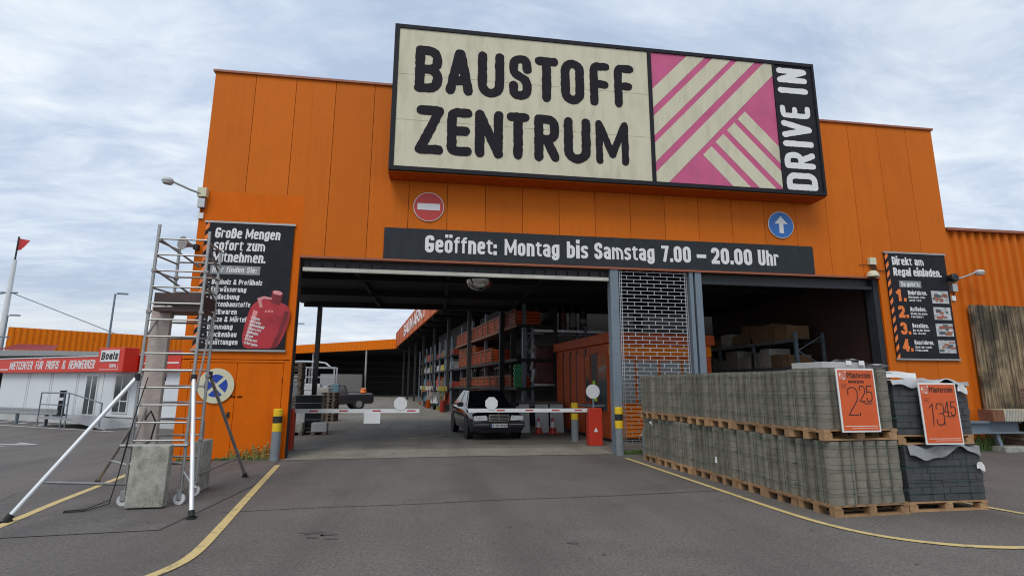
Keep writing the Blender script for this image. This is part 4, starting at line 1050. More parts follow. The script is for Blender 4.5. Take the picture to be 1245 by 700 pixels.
t_ = thing('orange_bin', 'bright orange bin on the yard floor beside the far rack', 'bin', (5.0, 36.5, 0))
m = MB(); m.lathe([(.38,0),(.46,1.1)], n=16); m.build('body', 'text_orange', t_, smooth=True); m = MB(); m.lathe([(.48,1.101),(.48,1.16),(.2,1.25)], n=16); m.build('lid', 'text_orange', t_, smooth=True)

# ------------------------------------------------------------------ right bay: side rack with boxes
frame_rack('dark rack along the inner right wall filled with boxes', (17.2, 9.6, 0), rad(-90), 7.0, 1.0, (1.3, 2.3, 3.2), 3)
rr = random.Random(5); nb = 0
for si, z in enumerate((1.302, 2.302, 3.202)):
    y = 2.9; c_ = 0
    while y < 8.9:
        w_ = rr.uniform(.5, .9); k_ = rr.choice(['cardboard', 'pale_box', 'pale_box', 'cardboard'])
        m = MB(); m.box(0, .8, 0, w_-.06, 0, rr.uniform(.35, .7)); m.box(-.006, -.001, .08, .08+w_*.3, .1, .28)
        o = m.build('stock_box', k_, bevel=.008); o.location = (17.15, y, z)
        tag(o, f'{"brown" if k_=="cardboard" else "pale"} stock box on {["lower","middle","upper"][si]} shelf of inner right rack, {ORD[min(c_,11)]} from the front', 'box', 'stock boxes on the inner rack')
        y += w_; c_ += 1
m = MB(); m.box(18.2, 18.3, .8, 9.5, 0, 4.9); o = m.build('inner_lining', 'brown_board', gate)

# ------------------------------------------------------------------ car
car = thing('dark_sedan', 'old black saloon car facing out under the lowered barrier boom', 'car', (7.66, 3.55, 0), rad(7))
def loft(stations):   # each: y, w, zb, zm, zs, zt
    mb = MB(); rings = []
    for y, w_, zb, zm, zs, zt in stations:
        h = [(w_*.80, zb), (w_*.97, zb+.06), (w_, zm), (w_*.985, zs-.05), (w_*.94, zs), (w_*.80, zt-.012), (w_*.4, zt+.010)]
        rings.append([(x, y, z) for x, z in h]+[(0, y, zt+.014)]+[(-x, y, z) for x, z in h[::-1]]+[(0, y, zb)])
    n = len(rings[0]); o = 0
    for rg in rings: mb.v += rg
    for i in range(len(rings)-1):
        for j in range(n): mb.face((i*n+j, i*n+(j+1) % n, (i+1)*n+(j+1) % n, (i+1)*n+j))
    mb.face(list(range(n))[::-1]); mb.face([(len(rings)-1)*n+j for j in range(n)])
    return mb
car.scale = (1.0, 1.0, 1.06)
body = loft([(-.02,.70,.30,.50,.62,.68), (.03,.80,.22,.48,.67,.735), (.25,.845,.2,.5,.72,.79), (.8,.86,.2,.52,.79,.865), (1.35,.86,.2,.52,.85,.93), (1.5,.86,.2,.52,.87,.95), (3.4,.86,.22,.54,.90,.96), (3.8,.85,.22,.54,.91,.97), (4.35,.82,.26,.54,.89,.95), (4.5,.74,.32,.54,.80,.86)]).build('body', 'car_paint', car, smooth=True)
rb = [(-.74,1.25,.90),(.74,1.25,.90),(.76,3.95,.95),(-.76,3.95,.95)]
rt_ = [(-.56,1.95,1.385),(.56,1.95,1.385),(.56,3.05,1.40),(-.56,3.05,1.40)]
m = MB(); m.add(rb+rt_+[(0,1.95,1.41),(0,3.05,1.425)], [(0,1,5,8,4),(1,2,6,5),(2,3,7,9,6),(3,0,4,7),(4,8,9,7),(8,5,6,9)]); m.build('cabin', 'car_paint', car)
def inset(q, k_, off):
    c = sum((Vector(p) for p in q), Vector())/4; nn = (Vector(q[1])-Vector(q[0])).cross(Vector(q[3])-Vector(q[0])).normalized()
    return [tuple(c+(Vector(p)-c)*k_+nn*off) for p in q]
def pane(name, q, k_, mt, parent):
    mb = MB(); a = inset(q, k_, .012); b = inset(q, k_, .004); mb.add(a+b, [(0,1,2,3),(7,6,5,4),(0,4,5,1),(1,5,6,2),(2,6,7,3),(3,7,4,0)]); return mb.build(name, mt, parent)
pane('windscreen', [rb[0], rb[1], rt_[1], rt_[0]], .88, 'dark_glass', car)
pane('rear_window', [rb[2], rb[3], rt_[3], rt_[2]], .85, 'dark_glass', car)
Lr = lambda a, b, f_: tuple(Vector(a)*(1-f_)+Vector(b)*f_)
for s_ in (0, 1):
    b0, b1, t0, t1 = (rb[3], rb[0], rt_[3], rt_[0]) if s_ == 0 else (rb[1], rb[2], rt_[1], rt_[2])
    for f0, f1 in ((.06, .48), (.52, .94)): pane('side_window', [Lr(b0, b1, f0), Lr(b0, b1, f1), Lr(t0, t1, f1), Lr(t0, t1, f0)], .84, 'grey_glass', car)
for x, y in ((-.74,.85),(.74,.85),(-.74,3.55),(.74,3.55)):
    w_ = MB(); w_.lathe([(.21,-.10),(.30,-.095),(.312,-.05),(.312,.05),(.30,.095),(.21,.10)], (x,y,.312), 26, 'X'); w_ = w_.build('wheel', 'black_rubber', car, smooth=True)
    m = MB(); m.lathe([(.20,-.104),(.20,.104)], (x,y,.312), 20, 'X'); 
    for q in range(8): a = q*math.pi/4; m.cbox((x+math.copysign(.107, x), y+.13*math.cos(a), .312+.13*math.sin(a)), (.006, .05, .05))
    m.build('rim', 'alu', w_, smooth=True)
    m = MB(); m.lathe([(.37,-.012),(.37,.012)], (x+math.copysign(.117, x),y,.33), 26, 'X'); m.build('wheel_arch', 'car_plastic', car)
m = MB(); m.box(-.82, .82, -.085, .02, .36, .53); m.build('bumper', 'car_plastic', car, bevel=.03)
m = MB(); m.box(-.78, -.32, -.09, -.0851, .455, .47); m.box(.32, .78, -.09, -.0851, .455, .47); m.build('bumper_trim', 'galv', car)
for s_ in (-1, 1):
    m = MB(); m.prism([(s_*.36,.57),(s_*.76,.575),(s_*.79,.62),(s_*.77,.70),(s_*.40,.71)], .02, .055, lambda a, b, c: (a, -c+.01*abs(a), b)); m.build('headlight', 'lamp_glass', car)
    m = MB(); m.cbox((s_*.95, 1.42, .98), (.20, .10, .13)); m.build('mirror', 'car_paint', car, bevel=.03)
gl = MB(); gl.box(-.30, .30, -.062, -.02, .56, .725); gl = gl.build('grille', 'black_paint', car)
m = MB(); m.box(-.32, .32, -.075, -.0625, .715, .74); m.box(-.32, .32, -.075, -.0625, .548, .565); m.box(-.32, -.296, -.075, -.0625, .566, .714); m.box(.296, .32, -.075, -.0625, .566, .714); m.box(-.012, .012, -.075, -.0625, .566, .714)
for z in (.60, .64, .68): m.box(-.295, -.0125, -.070, -.0626, z-.006, z+.006); m.box(.0125, .295, -.070, -.0626, z-.006, z+.006)
m.build('grille_frame', 'chrome', gl)
m = MB(); m.tube([(0,-.01,.74),(0,-.01,.80)], .006, 6); m.lathe([(.032,-.003),(.032,.003)], (0,-.01,.82), 16, 'Y'); m.build('hood_ornament', 'chrome', car)
pt = MB(); pt.box(-.26, .26, -.098, -.0865, .375, .485); pt = pt.build('number_plate', 'white', car)
m = MB(); m.box(-.258, -.215, -.1, -.0982, .377, .483); m.build('plate_band', 'deep_blue', pt)
m = MB(); text(m, 'B BK 0029', -.20, .395, .072, .013, face_plane(-.098), .002, width=.44); m.build('plate_lettering', 'ink', pt)

# ------------------------------------------------------------------ yard left: pickup, trailer, stacks
pk = thing('pickup_truck', 'dark pickup truck parked in the yard before the grey trailer', 'pickup', (-3.4, 24.0, 0), rad(-68))
m = loft([(0,.80,.4,.7,.92,.98), (.1,.90,.35,.7,.98,1.04), (1.2,.92,.35,.7,1.02,1.08), (1.6,.92,.35,.7,1.04,1.10), (4.9,.92,.4,.7,1.04,1.08), (5.0,.86,.45,.7,1.0,1.04)]); m.build('body', 'pickup_paint', pk, smooth=True)
m = MB(); rb2 = [(-.82,1.5,1.05),(.82,1.5,1.05),(.82,3.3,1.05),(-.82,3.3,1.05)]; rt2 = [(-.66,2.0,1.62),(.66,2.0,1.62),(.66,3.1,1.62),(-.66,3.1,1.62)]
m.add(rb2+rt2, [(0,1,5,4),(1,2,6,5),(2,3,7,6),(3,0,4,7),(4,5,6,7)]); m.build('cab', 'pickup_paint', pk)
for a, b in ((0,1),(1,2),(2,3),(3,0)): pane('window', [rb2[a], rb2[b], rt2[b], rt2[a]], .8, 'grey_glass', pk)
for x, y in ((-.8,1.0),(.8,1.0),(-.8,4.0),(.8,4.0)):
    w_ = MB(); w_.lathe([(.26,-.12),(.38,-.11),(.38,.11),(.26,.12)], (x,y,.38), 22, 'X'); w_ = w_.build('wheel', 'black_rubber', pk, smooth=True)
    m = MB(); m.lathe([(.22,-.125),(.22,.125)], (x,y,.38), 16, 'X'); m.build('rim', 'alu', w_)
for s_ in (-1, 1): m = MB(); m.box(s_*.7-.15, s_*.7+.15, -.03, .02, .72, .9); m.build('headlight', 'lamp_glass', pk)
m = MB(); m.lathe([(.05,0),(.22,.03),(.25,.14),(.16,.30),(.19,.36),(.05,.38)], n=9); o = tag(m.build('orange_sack', 'text_orange', smooth=True), 'bright orange sack resting on the back of the dark pickup', 'sack'); o.location = (.75, 25.65, 1.06); o.rotation_euler = (.2,.1,0)
tr = thing('box_trailer', 'plain grey box trailer parked under the far canopy', 'trailer', (-9.6, 62, 0), rad(4))
m = MB(); m.box(0, 5.4, 0, 2.4, .7, 3.1); m.build('box', 'trailer_grey', tr); m = MB(); m.box(-.01, 1.9, -.05, -.001, .72, 3.08); m.build('end_panel', 'canopy_grey', tr)
for x in (1.0, 4.2):
    w_ = MB(); w_.lathe([(.45,-.15),(.45,.15)], (x,.2,.45), 18, 'Y'); w_.build('wheel', 'black_rubber', tr)
m = MB(); m.box(.2, 5.2, .3, 2.0, .55, .69); m.build('chassis', 'black_paint', tr)

# generic EUR pallet mesh pieces (local, w along x, d along y)
def pallet_mesh(w_, d_, h=.144, seed=0):
    rr = random.Random(seed); mb = MB()
    n = 5
    for i in range(n):      # top boards run along x
        y = i*(d_-.12)/(n-1); j = rr.uniform(-.012, .012); mb.box(-.005+j, w_+.005+j, y, y+.12+rr.uniform(-.02, .0), h-.022, h)
    for x in (0, w_/2-.05, w_-.1): mb.box(x, x+.1, .0, d_, h-.044, h-.0225)
    for x in (0, w_/2-.07, w_-.14):
        for y in (0, d_/2-.05, d_-.1): mb.box(x+rr.uniform(0,.012), x+.13, y+rr.uniform(0,.01), y+.1, .022, h-.0445)
    for y in (0, d_/2-.05, d_-.1): mb.box(.0, w_, y, y+.1, 0, .0215)
    return mb

def simple_stack(label, loc, rz, w_, d_, n, k_='old_wood'):
    t_ = thing('pallet_stack', label, 'pallet stack', loc, rz)
    for i in range(n):
        o = pallet_mesh(w_, d_, .144, i).build('pallet', k_, t_); o.location = (R.uniform(-.02,.02), R.uniform(-.02,.02), .146*i)
simple_stack('tall dark stack of empty pallets close behind the left pier', (-.35, 8.2, 0), rad(5), 1.0, 1.0, 17)
simple_stack('low brown stack of pallets in the left yard near the pickup', (.52, 12.8, 0), rad(-4), .62, .9, 9)
simple_stack('half height stack of pallets behind the dark wrapped load', (-1.2, 11.6, 0), rad(12), 1.1, 1.0, 11)
for lb, loc, d_, k_, nm in (
    ('black wrapped pallet load in the left yard below the boom', (1.0, 6.25, 0), (.86, .8, 1.30), 'black_wrap', 'wrapped_load'),
    ('grey stone block on the yard floor left of the black load', (.85, 5.75, 0), (.55, .5, .42), 'concrete', 'stone_block'),
    ('pale stone block in front of the black wrapped load', (1.65, 5.9, 0), (.5, .45, .40), 'concrete_light', 'stone_block'),
    ('white stone block low behind the left barrier housing', (.95, 6.2, 0), (.4, .5, .75), 'concrete_light', 'stone_block'),
    ('grey wrapped load standing right of the brown pallet stack', (-.75, 20.0, 0), (.7, .8, 1.15), 'white_wrap', 'wrapped_load'),
    ('teal container box in the yard beside the pickup', (-.62, 21.6, 0), (.4, .6, 1.72), 'tool_c', 'container_box'),
    ('white plastic tank in the yard left of the pickup', (-2.6, 19.0, 0), (1.75, 1.0, 1.72), 'white_dirty', 'plastic_tank'),
    ('cream crate on the yard stack near white plastic tank', (-1.0, 18.0, 0), (.85, .9, 1.5), 'pale_box', 'crate')):
    t_ = thing(nm, lb, nm.replace('_', ' '), loc, rad(4))
    m = MB(); m.box(0, d_[0], 0, d_[1], .1, d_[2]); m.build('body', k_, t_, bevel=.02)
    m = MB(); m.box(0, .12, 0, d_[1], 0, .099); m.box(d_[0]-.12, d_[0], 0, d_[1], 0, .099); m.build('skid', 'old_wood', t_)
    if k_ in ('black_wrap', 'white_dirty', 'pale_box'):
        m = MB()
        for q in range(4): m.box(-.004, d_[0]+.004, -.012, -.001, .2+q*(d_[2]-.2)/4, .22+q*(d_[2]-.2)/4)
        m.build('band', 'steel_grey', t_)
sf = thing('steel_shelf_frame', 'grey open steel shelf frame with pale cover in the left yard', 'shelf', (-4.6, 24.0, 0), rad(2))
for x in (0, 1.8, 3.6):
    for y in (0, 1.2): m = MB(); m.box(x-.05, x+.05, y-.05, y+.05, 0, 2.85); m.build('upright', 'galv', sf)
for z in (1.5, 2.2, 2.83):
    m = MB(); m.box(-.0, 3.6, -.06, -.051, z-.08, z); m.box(-.0, 3.6, 1.251, 1.26, z-.08, z); m.build('beam', 'galv', sf)
m = MB(); m.grid(lambda u, v: (3.3*u-.1, 1.5*v-.1, 2.87+.4*max(0, math.sin(math.pi*u))**.25*(.7+.3*math.sin(math.pi*v))), 14, 6); m.build('cover', 'galv', sf, smooth=True)
m = MB(); m.tube([(0,0,0),(0,0,5.0)], .05, 10); m.bar((0,0,4.6),(.5,0,4.6), .05); o = tag(m.build('thin_pole', 'steel_grey'), 'thin grey pole rising in the yard right behind the left pier', 'pole'); o.location = (-1.25, 14, 0)

# far hall with orange fascia across the yard
def corr_wall(mb, a, b, z0, z1, pitch, depth):
    a, b = Vector(a), Vector(b); d = b-a; L_ = d.length; d.normalize(); nn = Vector((d.y, -d.x)); n = int(L_/pitch); pts = []
    for i in range(n):
        for f_, o_ in ((0, 0), (.35, 0), (.5, 1), (.85, 1)): pts.append(a+d*(i+f_)*L_/n+nn*depth*o_)
    pts.append(b); k_ = len(pts); o = len(mb.v)
    for z in (z0, z1): mb.v += [(p.x, p.y, z) for p in pts]
    for i in range(k_-1): mb.face((o+i, o+i+1, o+k_+i+1, o+k_+i))
fh_ = thing('yard_hall', 'far open hall with orange corrugated fascia closing off the yard', 'hall')
m = MB(); corr_wall(m, (-41.9,53.5), (-16.4,75.0), 3.0, 7.9, .55, .10); corr_wall(m, (-16.4,75.0), (.9,59.5), 6.5, 7.8, .45, .12); m.build('fascia', 'orange_bright', fh_, recalc=False)
m = MB(); m.add([(-41.9,53.6,7.88),(-16.4,75.1,7.8),(.9,59.6,7.75),(14,75,7.75),(0,110,7.7),(-45,105,7.8)], [(0,1,2,3,4,5)]); m.add([(-16.4,75.1,6.52),(.9,59.6,6.52),(14,75,6.52),(0,110,6.5),(-30,105,6.5)], [(0,1,2,3,4)]); m.build('roof', 'dark_ceiling', fh_)
m = MB(); m.add([(-40,88,0),(24,88,0),(24,88,6.5),(-40,88,6.5)], [(0,1,2,3)]); m.add([(-41.9,53.7,0),(-16.4,75.2,0),(-16.4,75.2,3),(-41.9,53.7,3)], [(0,1,2,3)]); m.build('wall', 'dark_interior', fh_)
for p in ((-4.0,64.2), (-13.0,72.4)): m = MB(); m.tube([(p[0],p[1],0),(p[0],p[1],6.5)], .13, 10); m.build('post', 'galv', fh_)
m = MB()
for i in range(5): m.box(-14, 6, 83.0, 83.6, 1.0+1.1*i, 1.1+1.1*i)
m.build('shelf', 'brown_board', fh_)

# ------------------------------------------------------------------ left background
cn = Vector((-5.6, 9.95, 0)); cdir = (Vector((-14.6, 15.45, 0))-cn); cl_ = cdir.length; ca = math.atan2(cdir.y, cdir.x)
# local x runs from the right end to the left end, local -y... front faces the viewer at +y local -> use rz with x from left to right instead
ct = thing('rental_container', 'white rental container with red lettered fascia left of the gatehouse', 'container building', (-14.6, 15.45, 0), ca+math.pi)
# local x: left -> right along the front, y: into the depth
m = MB(); m.box(.1, cl_, .0, 5.5, .35, 2.14); m.build('wall', 'container_white', ct)
m = MB(); m.box(-.1, cl_+2.2, .05, 5.4, 0, .349); m.build('plinth', 'white_dirty', ct)
m = MB(); m.box(cl_+.001, cl_+2.4, .0, 5.5, .35, 2.14); m.build('wall', 'container_white', ct)
for x in (2.25, 2.40, 4.05, 4.2, 6.0, 6.12, 7.85): m = MB(); m.box(x, x+.05, -.025, -.001, .4, 2.1); m.build('panel_strip', 'white', ct)
fa = MB(); fa.box(-.2, cl_+2.3, -.25, .3, 2.141, 2.76); fa = fa.build('fascia', 'container_red', ct)
m = MB(); m.box(-.2, cl_+2.3, -.28, -.1, 2.761, 2.80); m.build('fascia_trim', 'white', ct)
fl = lambda x, y, d: (x, -.25-d, y)
for w_, x0, x1 in (('MIETCENTER', 1.15, 3.0), ('FÜR', 3.25, 3.8), ('PROFIS', 4.05, 5.0), ('&', 5.25, 5.5), ('HEIMWERKER', 5.75, 7.55)):
    m = MB(); text(m, w_, x0, 2.27, .36, .052, fl, .01, width=x1-x0, slant=.15, sp=.07); m.build('lettering', 'white_letter', fa)
m = MB(); m.box(.0, 1.05, -.26, -.2505, 2.25, 2.30); m.box(7.8, cl_-1.9, -.26, -.2505, 2.30, 2.35); m.box(cl_+.02, cl_+2.2, -.26, -.2505, 2.42, 2.48)
m.build('stripe', 'white_letter', fa)
bs = thing('rental_box_sign', 'red box sign with white panel and black name on container corner', 'sign', ct.location, ct.rotation_euler[2])
x0, x1 = cl_-1.75, cl_-.12
m = MB(); m.box(x0, x1, -.85, -.29, 2.10, 3.04); m.build('box', 'container_red', bs, bevel=.02)
m = MB(); m.box(x0+.20, x1-.28, -.872, -.851, 2.50, 2.95); m.build('name_panel', 'white', bs)
m = MB(); fb = lambda x, y, d: (x, -.872-d, y); text(m, 'Boels', x0+.26, 2.58, .29, .062, fb, .006, width=1.02, slant=.15, cap='round'); m.build('name_lettering', 'ink', bs)
m = MB(); fb2 = lambda x, y, d: (x, -.851-d, y); text(m, 'RENTAL', x0+.82, 2.28, .13, .024, fb2, .006, width=.42); m.box(x0+.20, x1-.28, -.857, -.8515, 2.19, 2.21); m.box(x1-.30, x1-.28, -.857, -.8515, 2.211, 2.42); m.build('small_lettering', 'white_letter', bs)
for xa, xb, z0 in ((6.8, 7.5, .42), (8.75, 9.6, .55)):
    fr = MB(); fr.box(xa-.06, xb+.06, -.04, -.001, z0-.05, 2.02); fr = fr.build('window' if xa > 8 else 'door', 'white', ct)
    w2 = (xa+xb)/2
    for p, q in ((xa, w2-.035), (w2+.035, xb)):
        for za, zb in (((z0, .95), (1.0, 1.97)) if xa > 8 else ((z0, 1.97),)): m = MB(); m.box(p, q, -.046, -.041, za, zb); m.build('pane', 'grey_glass', fr)
cont_m = Matrix.Translation(ct.location) @ Matrix.Rotation(ca+math.pi, 4, 'Z')
gr = thing('guard_rail', 'galvanised crash barrier along the white container front', 'guard rail', ct.location, ca+math.pi)
m = MB(); 
for z0, z1, y in ((.60,.67,-1.25),(.53,.599,-1.22),(.45,.529,-1.25)): m.box(-2.5, 7.4, y-.02, y+.02, z0, z1)
m.build('beam', 'galv', gr)
for i in range(5): m = MB(); m.box(-1.9+2.1*i, -1.8+2.1*i, -1.19, -1.10, 0, .6); m.build('post', 'steel_grey', gr)
rp_ = thing('entrance_ramp', 'grey steel access ramp with handrail at the container door', 'ramp', ct.location, ca+math.pi)
m = MB(); m.box(6.6, 8.5, -1.5, -.1, .30, .38); m.build('landing', 'galv', rp_)
m = MB(); m.add([(8.501,-1.5,.38),(11.0,-1.5,.06),(11.0,-.3,.06),(8.501,-.3,.38),(8.501,-1.5,.30),(11.0,-1.5,.01),(11.0,-.3,.01),(8.501,-.3,.30)], [(0,1,2,3),(4,7,6,5),(0,4,5,1),(3,2,6,7),(1,5,6,2),(0,3,7,4)]); m.build('slope', 'galv', rp_)
m = MB()
for x in (6.65, 8.2, 8.5): m.tube([(x,-1.48,.0),(x,-1.48,1.3)], .025, 8)
m.tube([(6.65,-1.48,1.3),(8.5,-1.48,1.3),(10.6,-1.48,.95)], .025, 8); m.tube([(6.65,-1.48,.85),(8.5,-1.48,.85)], .02, 8); m.tube([(10.6,-1.48,.0),(10.6,-1.48,.95)], .025, 8); m.build('handrail', 'steel_grey', rp_)
bk_ = thing('black_stand', 'black slim pedestal stand before the container door', 'stand', cont_m @ Vector((6.75, -.8, .38)))
m = MB(); m.lathe([(.24,0),(.24,.04),(.12,.08),(.10,.95),(.13,1.0)], n=14); m.build('column', 'black_paint', bk_, smooth=True); m = MB(); m.box(-.12, .12, -.13, -.10, .6, .72); m.build('label_plate', 'white', bk_)
# canopy roof behind container
cp = thing('grey_canopy', 'flat grey canopy roof behind the white container', 'canopy', (-25.3, 29.9, 0), rad(-8))
m = MB(); m.add([(-8,0,3.50),(7.9,0,3.66),(7.9,7,3.66),(-8,7,3.50),(-8,0,4.12),(7.9,0,3.92),(7.9,7,3.92),(-8,7,4.12)], [(0,3,2,1),(4,5,6,7),(0,1,5,4),(1,2,6,5),(2,3,7,6),(3,0,4,7)]); m.build('roof', 'canopy_grey', cp)
m = MB(); m.box(-8, 7.5, 5, 5.2, 0, 3.49); m.build('back_wall', 'dark_interior', cp)
for x in (-7.5, -2, 3, 7.4): m = MB(); m.box(x-.1, x+.1, .3, .5, 0, 3.48); m.build('post', 'steel_grey', cp)
for lb, a, b, z0, z1 in (('dark red slanted awning above left end of grey canopy', (-36.0,44.5), (-32.2,46.0), 4.9, 5.5), ('dark red slanted awning above right end of grey canopy', (-24.6,46.0), (-18.2,47.5), 4.6, 5.2)):
    m = MB(); m.add([(a[0],a[1],z0),(b[0],b[1],z0),(b[0]-.3,b[1]+1.2,z1),(a[0]+.8,a[1]+1.2,z1)], [(0,1,2,3)]); m.bar((a[0]+.2,a[1],0),(a[0]+.2,a[1],z0), .12); m.bar((b[0]-.2,b[1],0),(b[0]-.2,b[1],z0), .12)
    tag(m.build('red_awning', 'maroon'), lb, 'awning')
# mast with flag and stay cables
ms = thing('stay_mast', 'tall white tapered mast with stay cables and small red flag', 'mast', (-44.95, 56.9, 0))
m = MB(); m.tube([(0,0,0),(0,0,16.3)], [.38, .22], 16); m.build('shaft', 'white', ms, smooth=True)
m = MB(); m.tube([(0,0,16.3),(0,0,19.2)], .09, 8); m.build('flag_pole', 'black_paint', ms)
m = MB(); m.grid(lambda u, v: (.1+1.3*u*(.55+.45*v), .15*math.sin(5*u), 17.5+1.5*v+.35*u-.6*u*v), 8, 6); m.build('flag', 'sign_red', ms, smooth=True)
m = MB(); m.tube([(.5,0,12.2),(9.5,6,7.9)], .05, 6); m.tube([(-.5,0,12.2),(-9,-3,9)], .05, 6); m.tube([(-.9,0,12.3),(.9,0,12.3)], .1, 6); m.build('cable', 'steel_grey', ms)
def lamp(label, loc, h, rz, arms):
    t_ = thing('street_lamp', label, 'street lamp', loc, rz, 'parking lot lamps')
    mb = MB(); mb.tube([(0,0,0),(0,0,h)], [.11, .07], 10); mb.build('pole', 'steel_grey', t_, smooth=True)
    for s_ in arms:
        mb = MB(); mb.tube([(0,0,h-.05),(s_*.25,0,h+.02)], .04, 6); mb.cbox((s_*.55,0,h+.05), (.75,.28,.12)); mb.build('head', 'steel_grey', t_)
lamp('single headed parking lamp between mast and scaffold', (-21.95, 36.45, 0), 9.3, rad(10), (1,))
lamp('upper parking lamp in front of the white mast', (-36.0, 44.9, 0), 8.2, rad(15), (1,))
lamp('lower parking lamp with level heads in front of white mast', (-30.6, 36.5, 0), 5.4, rad(5), (-1, 1))

# ------------------------------------------------------------------ scaffold tower
sc = thing('scaffold_tower', 'aluminium mobile scaffold tower with outriggers beside the left pier', 'scaffold')
LX, RX, FY, BY = 1.48, 2.20, -4.6, -4.0
TL = {}
for n, (x, y, zt) in dict(fl=(LX,FY,4.03), fr=(RX,FY,3.95), br=(2.15,BY,3.80), bl=(1.52,BY,3.82)).items():
    m = MB(); m.tube([(x,y,.18),(x,y,zt)], .0225, 12); m.build('leg', 'alu', sc, smooth=True)
for i in range(14):
    z = .62+.2455*i if i else .55
    m = MB(); m.tube([(LX+.02,FY,z),(RX-.02,FY,z)], .0145 if i not in (0,5) else .02, 8); m.build('rung', 'alu', sc)
    if i < 13: m = MB(); m.tube([(1.54,BY,z+.02),(2.13,BY,z+.02)], .016, 8); m.build('rung', 'alu_dull', sc)
for z in (3.06, 3.31, 3.55, 3.78):
    for xa, ya, xb, yb in ((RX,FY,2.15,BY), (LX,FY,1.52,BY)): m = MB(); m.tube([(xa,ya,z),(xb,yb,z)], .015, 8); m.build('guard_rail', 'alu', sc)
m = MB()
for a, b in (((LX+.03,FY+.03,3.80),(1.85,BY,3.52)), ((LX+.03,FY+.03,3.32),(1.82,BY,3.03)), ((RX,FY+.03,3.72),(2.14,BY,3.45)), ((RX,FY+.03,3.22),(2.14,BY,2.95)), ((RX,FY+.03,1.2),(2.16,BY,2.9)), ((LX,FY,.7),(1.52,BY,2.2)), ((LX,FY,2.3),(1.52,BY,3.1))): m.tube([a, b], .017, 8)
m.build('diagonal_brace', 'alu_dull', sc)
for x, y in ((LX,FY), (RX,FY), (2.15,BY), (1.52,BY)):
    for z in (.82, 1.78, 2.70, 3.32): m = MB(); m.lathe([(.030,z-.03),(.033,z-.02),(.033,z+.02),(.030,z+.03)], (x,y,0), 10); m.cbox((x+.03,y-.02,z), (.04,.02,.03)); m.build('coupling', 'alu_dull', sc)
m = MB(); m.box(LX+.04, RX-.04, FY+.04, BY-.03, 2.72, 2.77); m.build('platform', 'brown_board', sc)
m = MB(); m.box(LX+.04, RX-.04, FY+.028, FY+.045, 2.80, 2.99); m.box(LX+.04, RX-.06, BY-.03, BY-.013, 2.79, 2.97); m.box(RX-.045, RX-.03, FY+.05, BY-.04, 2.79, 2.97); m.build('toe_board', 'brown_board', sc)
m = MB(); m.tube([(LX-.12,FY-.03,.80),(RX+.04,FY-.03,.80)], .024, 10); m.build('base_tube', 'alu', sc)
m = MB(); m.tube([(RX,FY,.45),(RX+.10,FY-.02,.32),(RX+.22,FY-.05,.22)], .016, 8); m.build('foot_bow', 'alu', sc)
outr = [('alu_white', (LX-.02,FY-.03,1.75), (.62,-5.42,.03), .028), ('alu_white', (RX+.02,FY-.04,1.74), (2.73,-5.5,.03), .028), ('alu_dull', (2.17,BY+.03,1.80), (2.34,-2.4,.03), .025), ('alu_dull', (1.50,BY+.03,1.75), (.16,-2.87,.03), .025)]
for k_, a, b, r in outr:
    a, b = Vector(a), Vector(b)
    ou = MB(); ou.tube([a, b], r, 12); ou = ou.build('outrigger', k_, sc, smooth=True)
    d = (b-a).normalized(); m = MB(); m.tube([b-d*.07, b+d*.005], r*1.45, 12); m.cbox((b.x,b.y,.015), (.09,.09,.028)); m.build('rubber_foot', 'black_rubber', ou)
    m = MB(); m.tube([a-Vector((.0,.0,.05)), a+Vector((.0,.0,.05))], .04, 10); m.build('clamp', 'black_paint', ou)
for k_, a, b in (('alu', (LX,FY,.28), (.81,-5.24,.43)), ('alu_dull', (2.15,BY,.30), (2.30,-2.75,.38)), ('alu', (1.5,BY,.35), (.44,-3.1,.42))):
    m = MB(); m.tube([a, b], .019, 10); m.build('strut', k_, sc)
for x, y in ((LX,FY), (RX,FY), (2.15,BY), (1.52,BY)):
    w_ = MB(); w_.lathe([(.05,-.018),(.076,-.016),(.076,.016),(.05,.018)], (x,y-.02,.076), 20, 'Y'); w_ = w_.build('castor', 'white', sc, smooth=True)
    m = MB(); m.lathe([(.03,-.024),(.03,.024)], (x,y-.02,.085), 12, 'Y'); m.build('hub', 'black_paint', w_)
    m = MB(); m.box(x-.03, x+.03, y-.05, y-.045, .07, .19); m.box(x-.03, x+.03, y+.005, y+.01, .07, .19); m.box(x-.035, x+.035, y-.05, y+.02, .19, .20); m.build('fork', 'galv', w_)
m = MB(); m.cbox((0,0,1.42), (.27,.07,2.80), None); o = tag(m.build('upright_board', 'plank', bevel=.008), 'stained grey board standing upright inside the scaffold tower', 'board'); o.location = (1.54, -4.33, 0)
m = MB(); m.cbox((0,0,.40), (.47,.14,.80)); o = tag(m.build('ballast_slab', 'concrete', bevel=.012), 'mossy concrete ballast slab hooked on the front of the scaffold', 'ballast'); o.location = (1.87,-4.82,.02); o.rotation_euler = (rad(-2),0,rad(2))
m = MB(); m.cbox((0,0,.38), (.14,.46,.76)); o = tag(m.build('ballast_slab', 'concrete', bevel=.012), 'dark concrete ballast slab on the door side of the scaffold', 'ballast'); o.location = (2.05,-3.62,.01); o.rotation_euler = (0,0,rad(3))
m = MB(); m.tube([(1.47,-4.65,1.0),(1.42,-4.68,.5),(1.38,-4.75,.06),(1.2,-4.95,.015),(.98,-5.0,.015),(.95,-4.92,.015),(1.15,-4.85,.015),(1.36,-4.7,.1),(1.43,-4.66,.6),(1.5,-4.64,1.2),(1.6,-4.62,1.75)], .007, 6); tag(m.build('power_cable', 'black_rubber', smooth=True), 'black power cable trailing from the scaffold over the asphalt', 'cable')
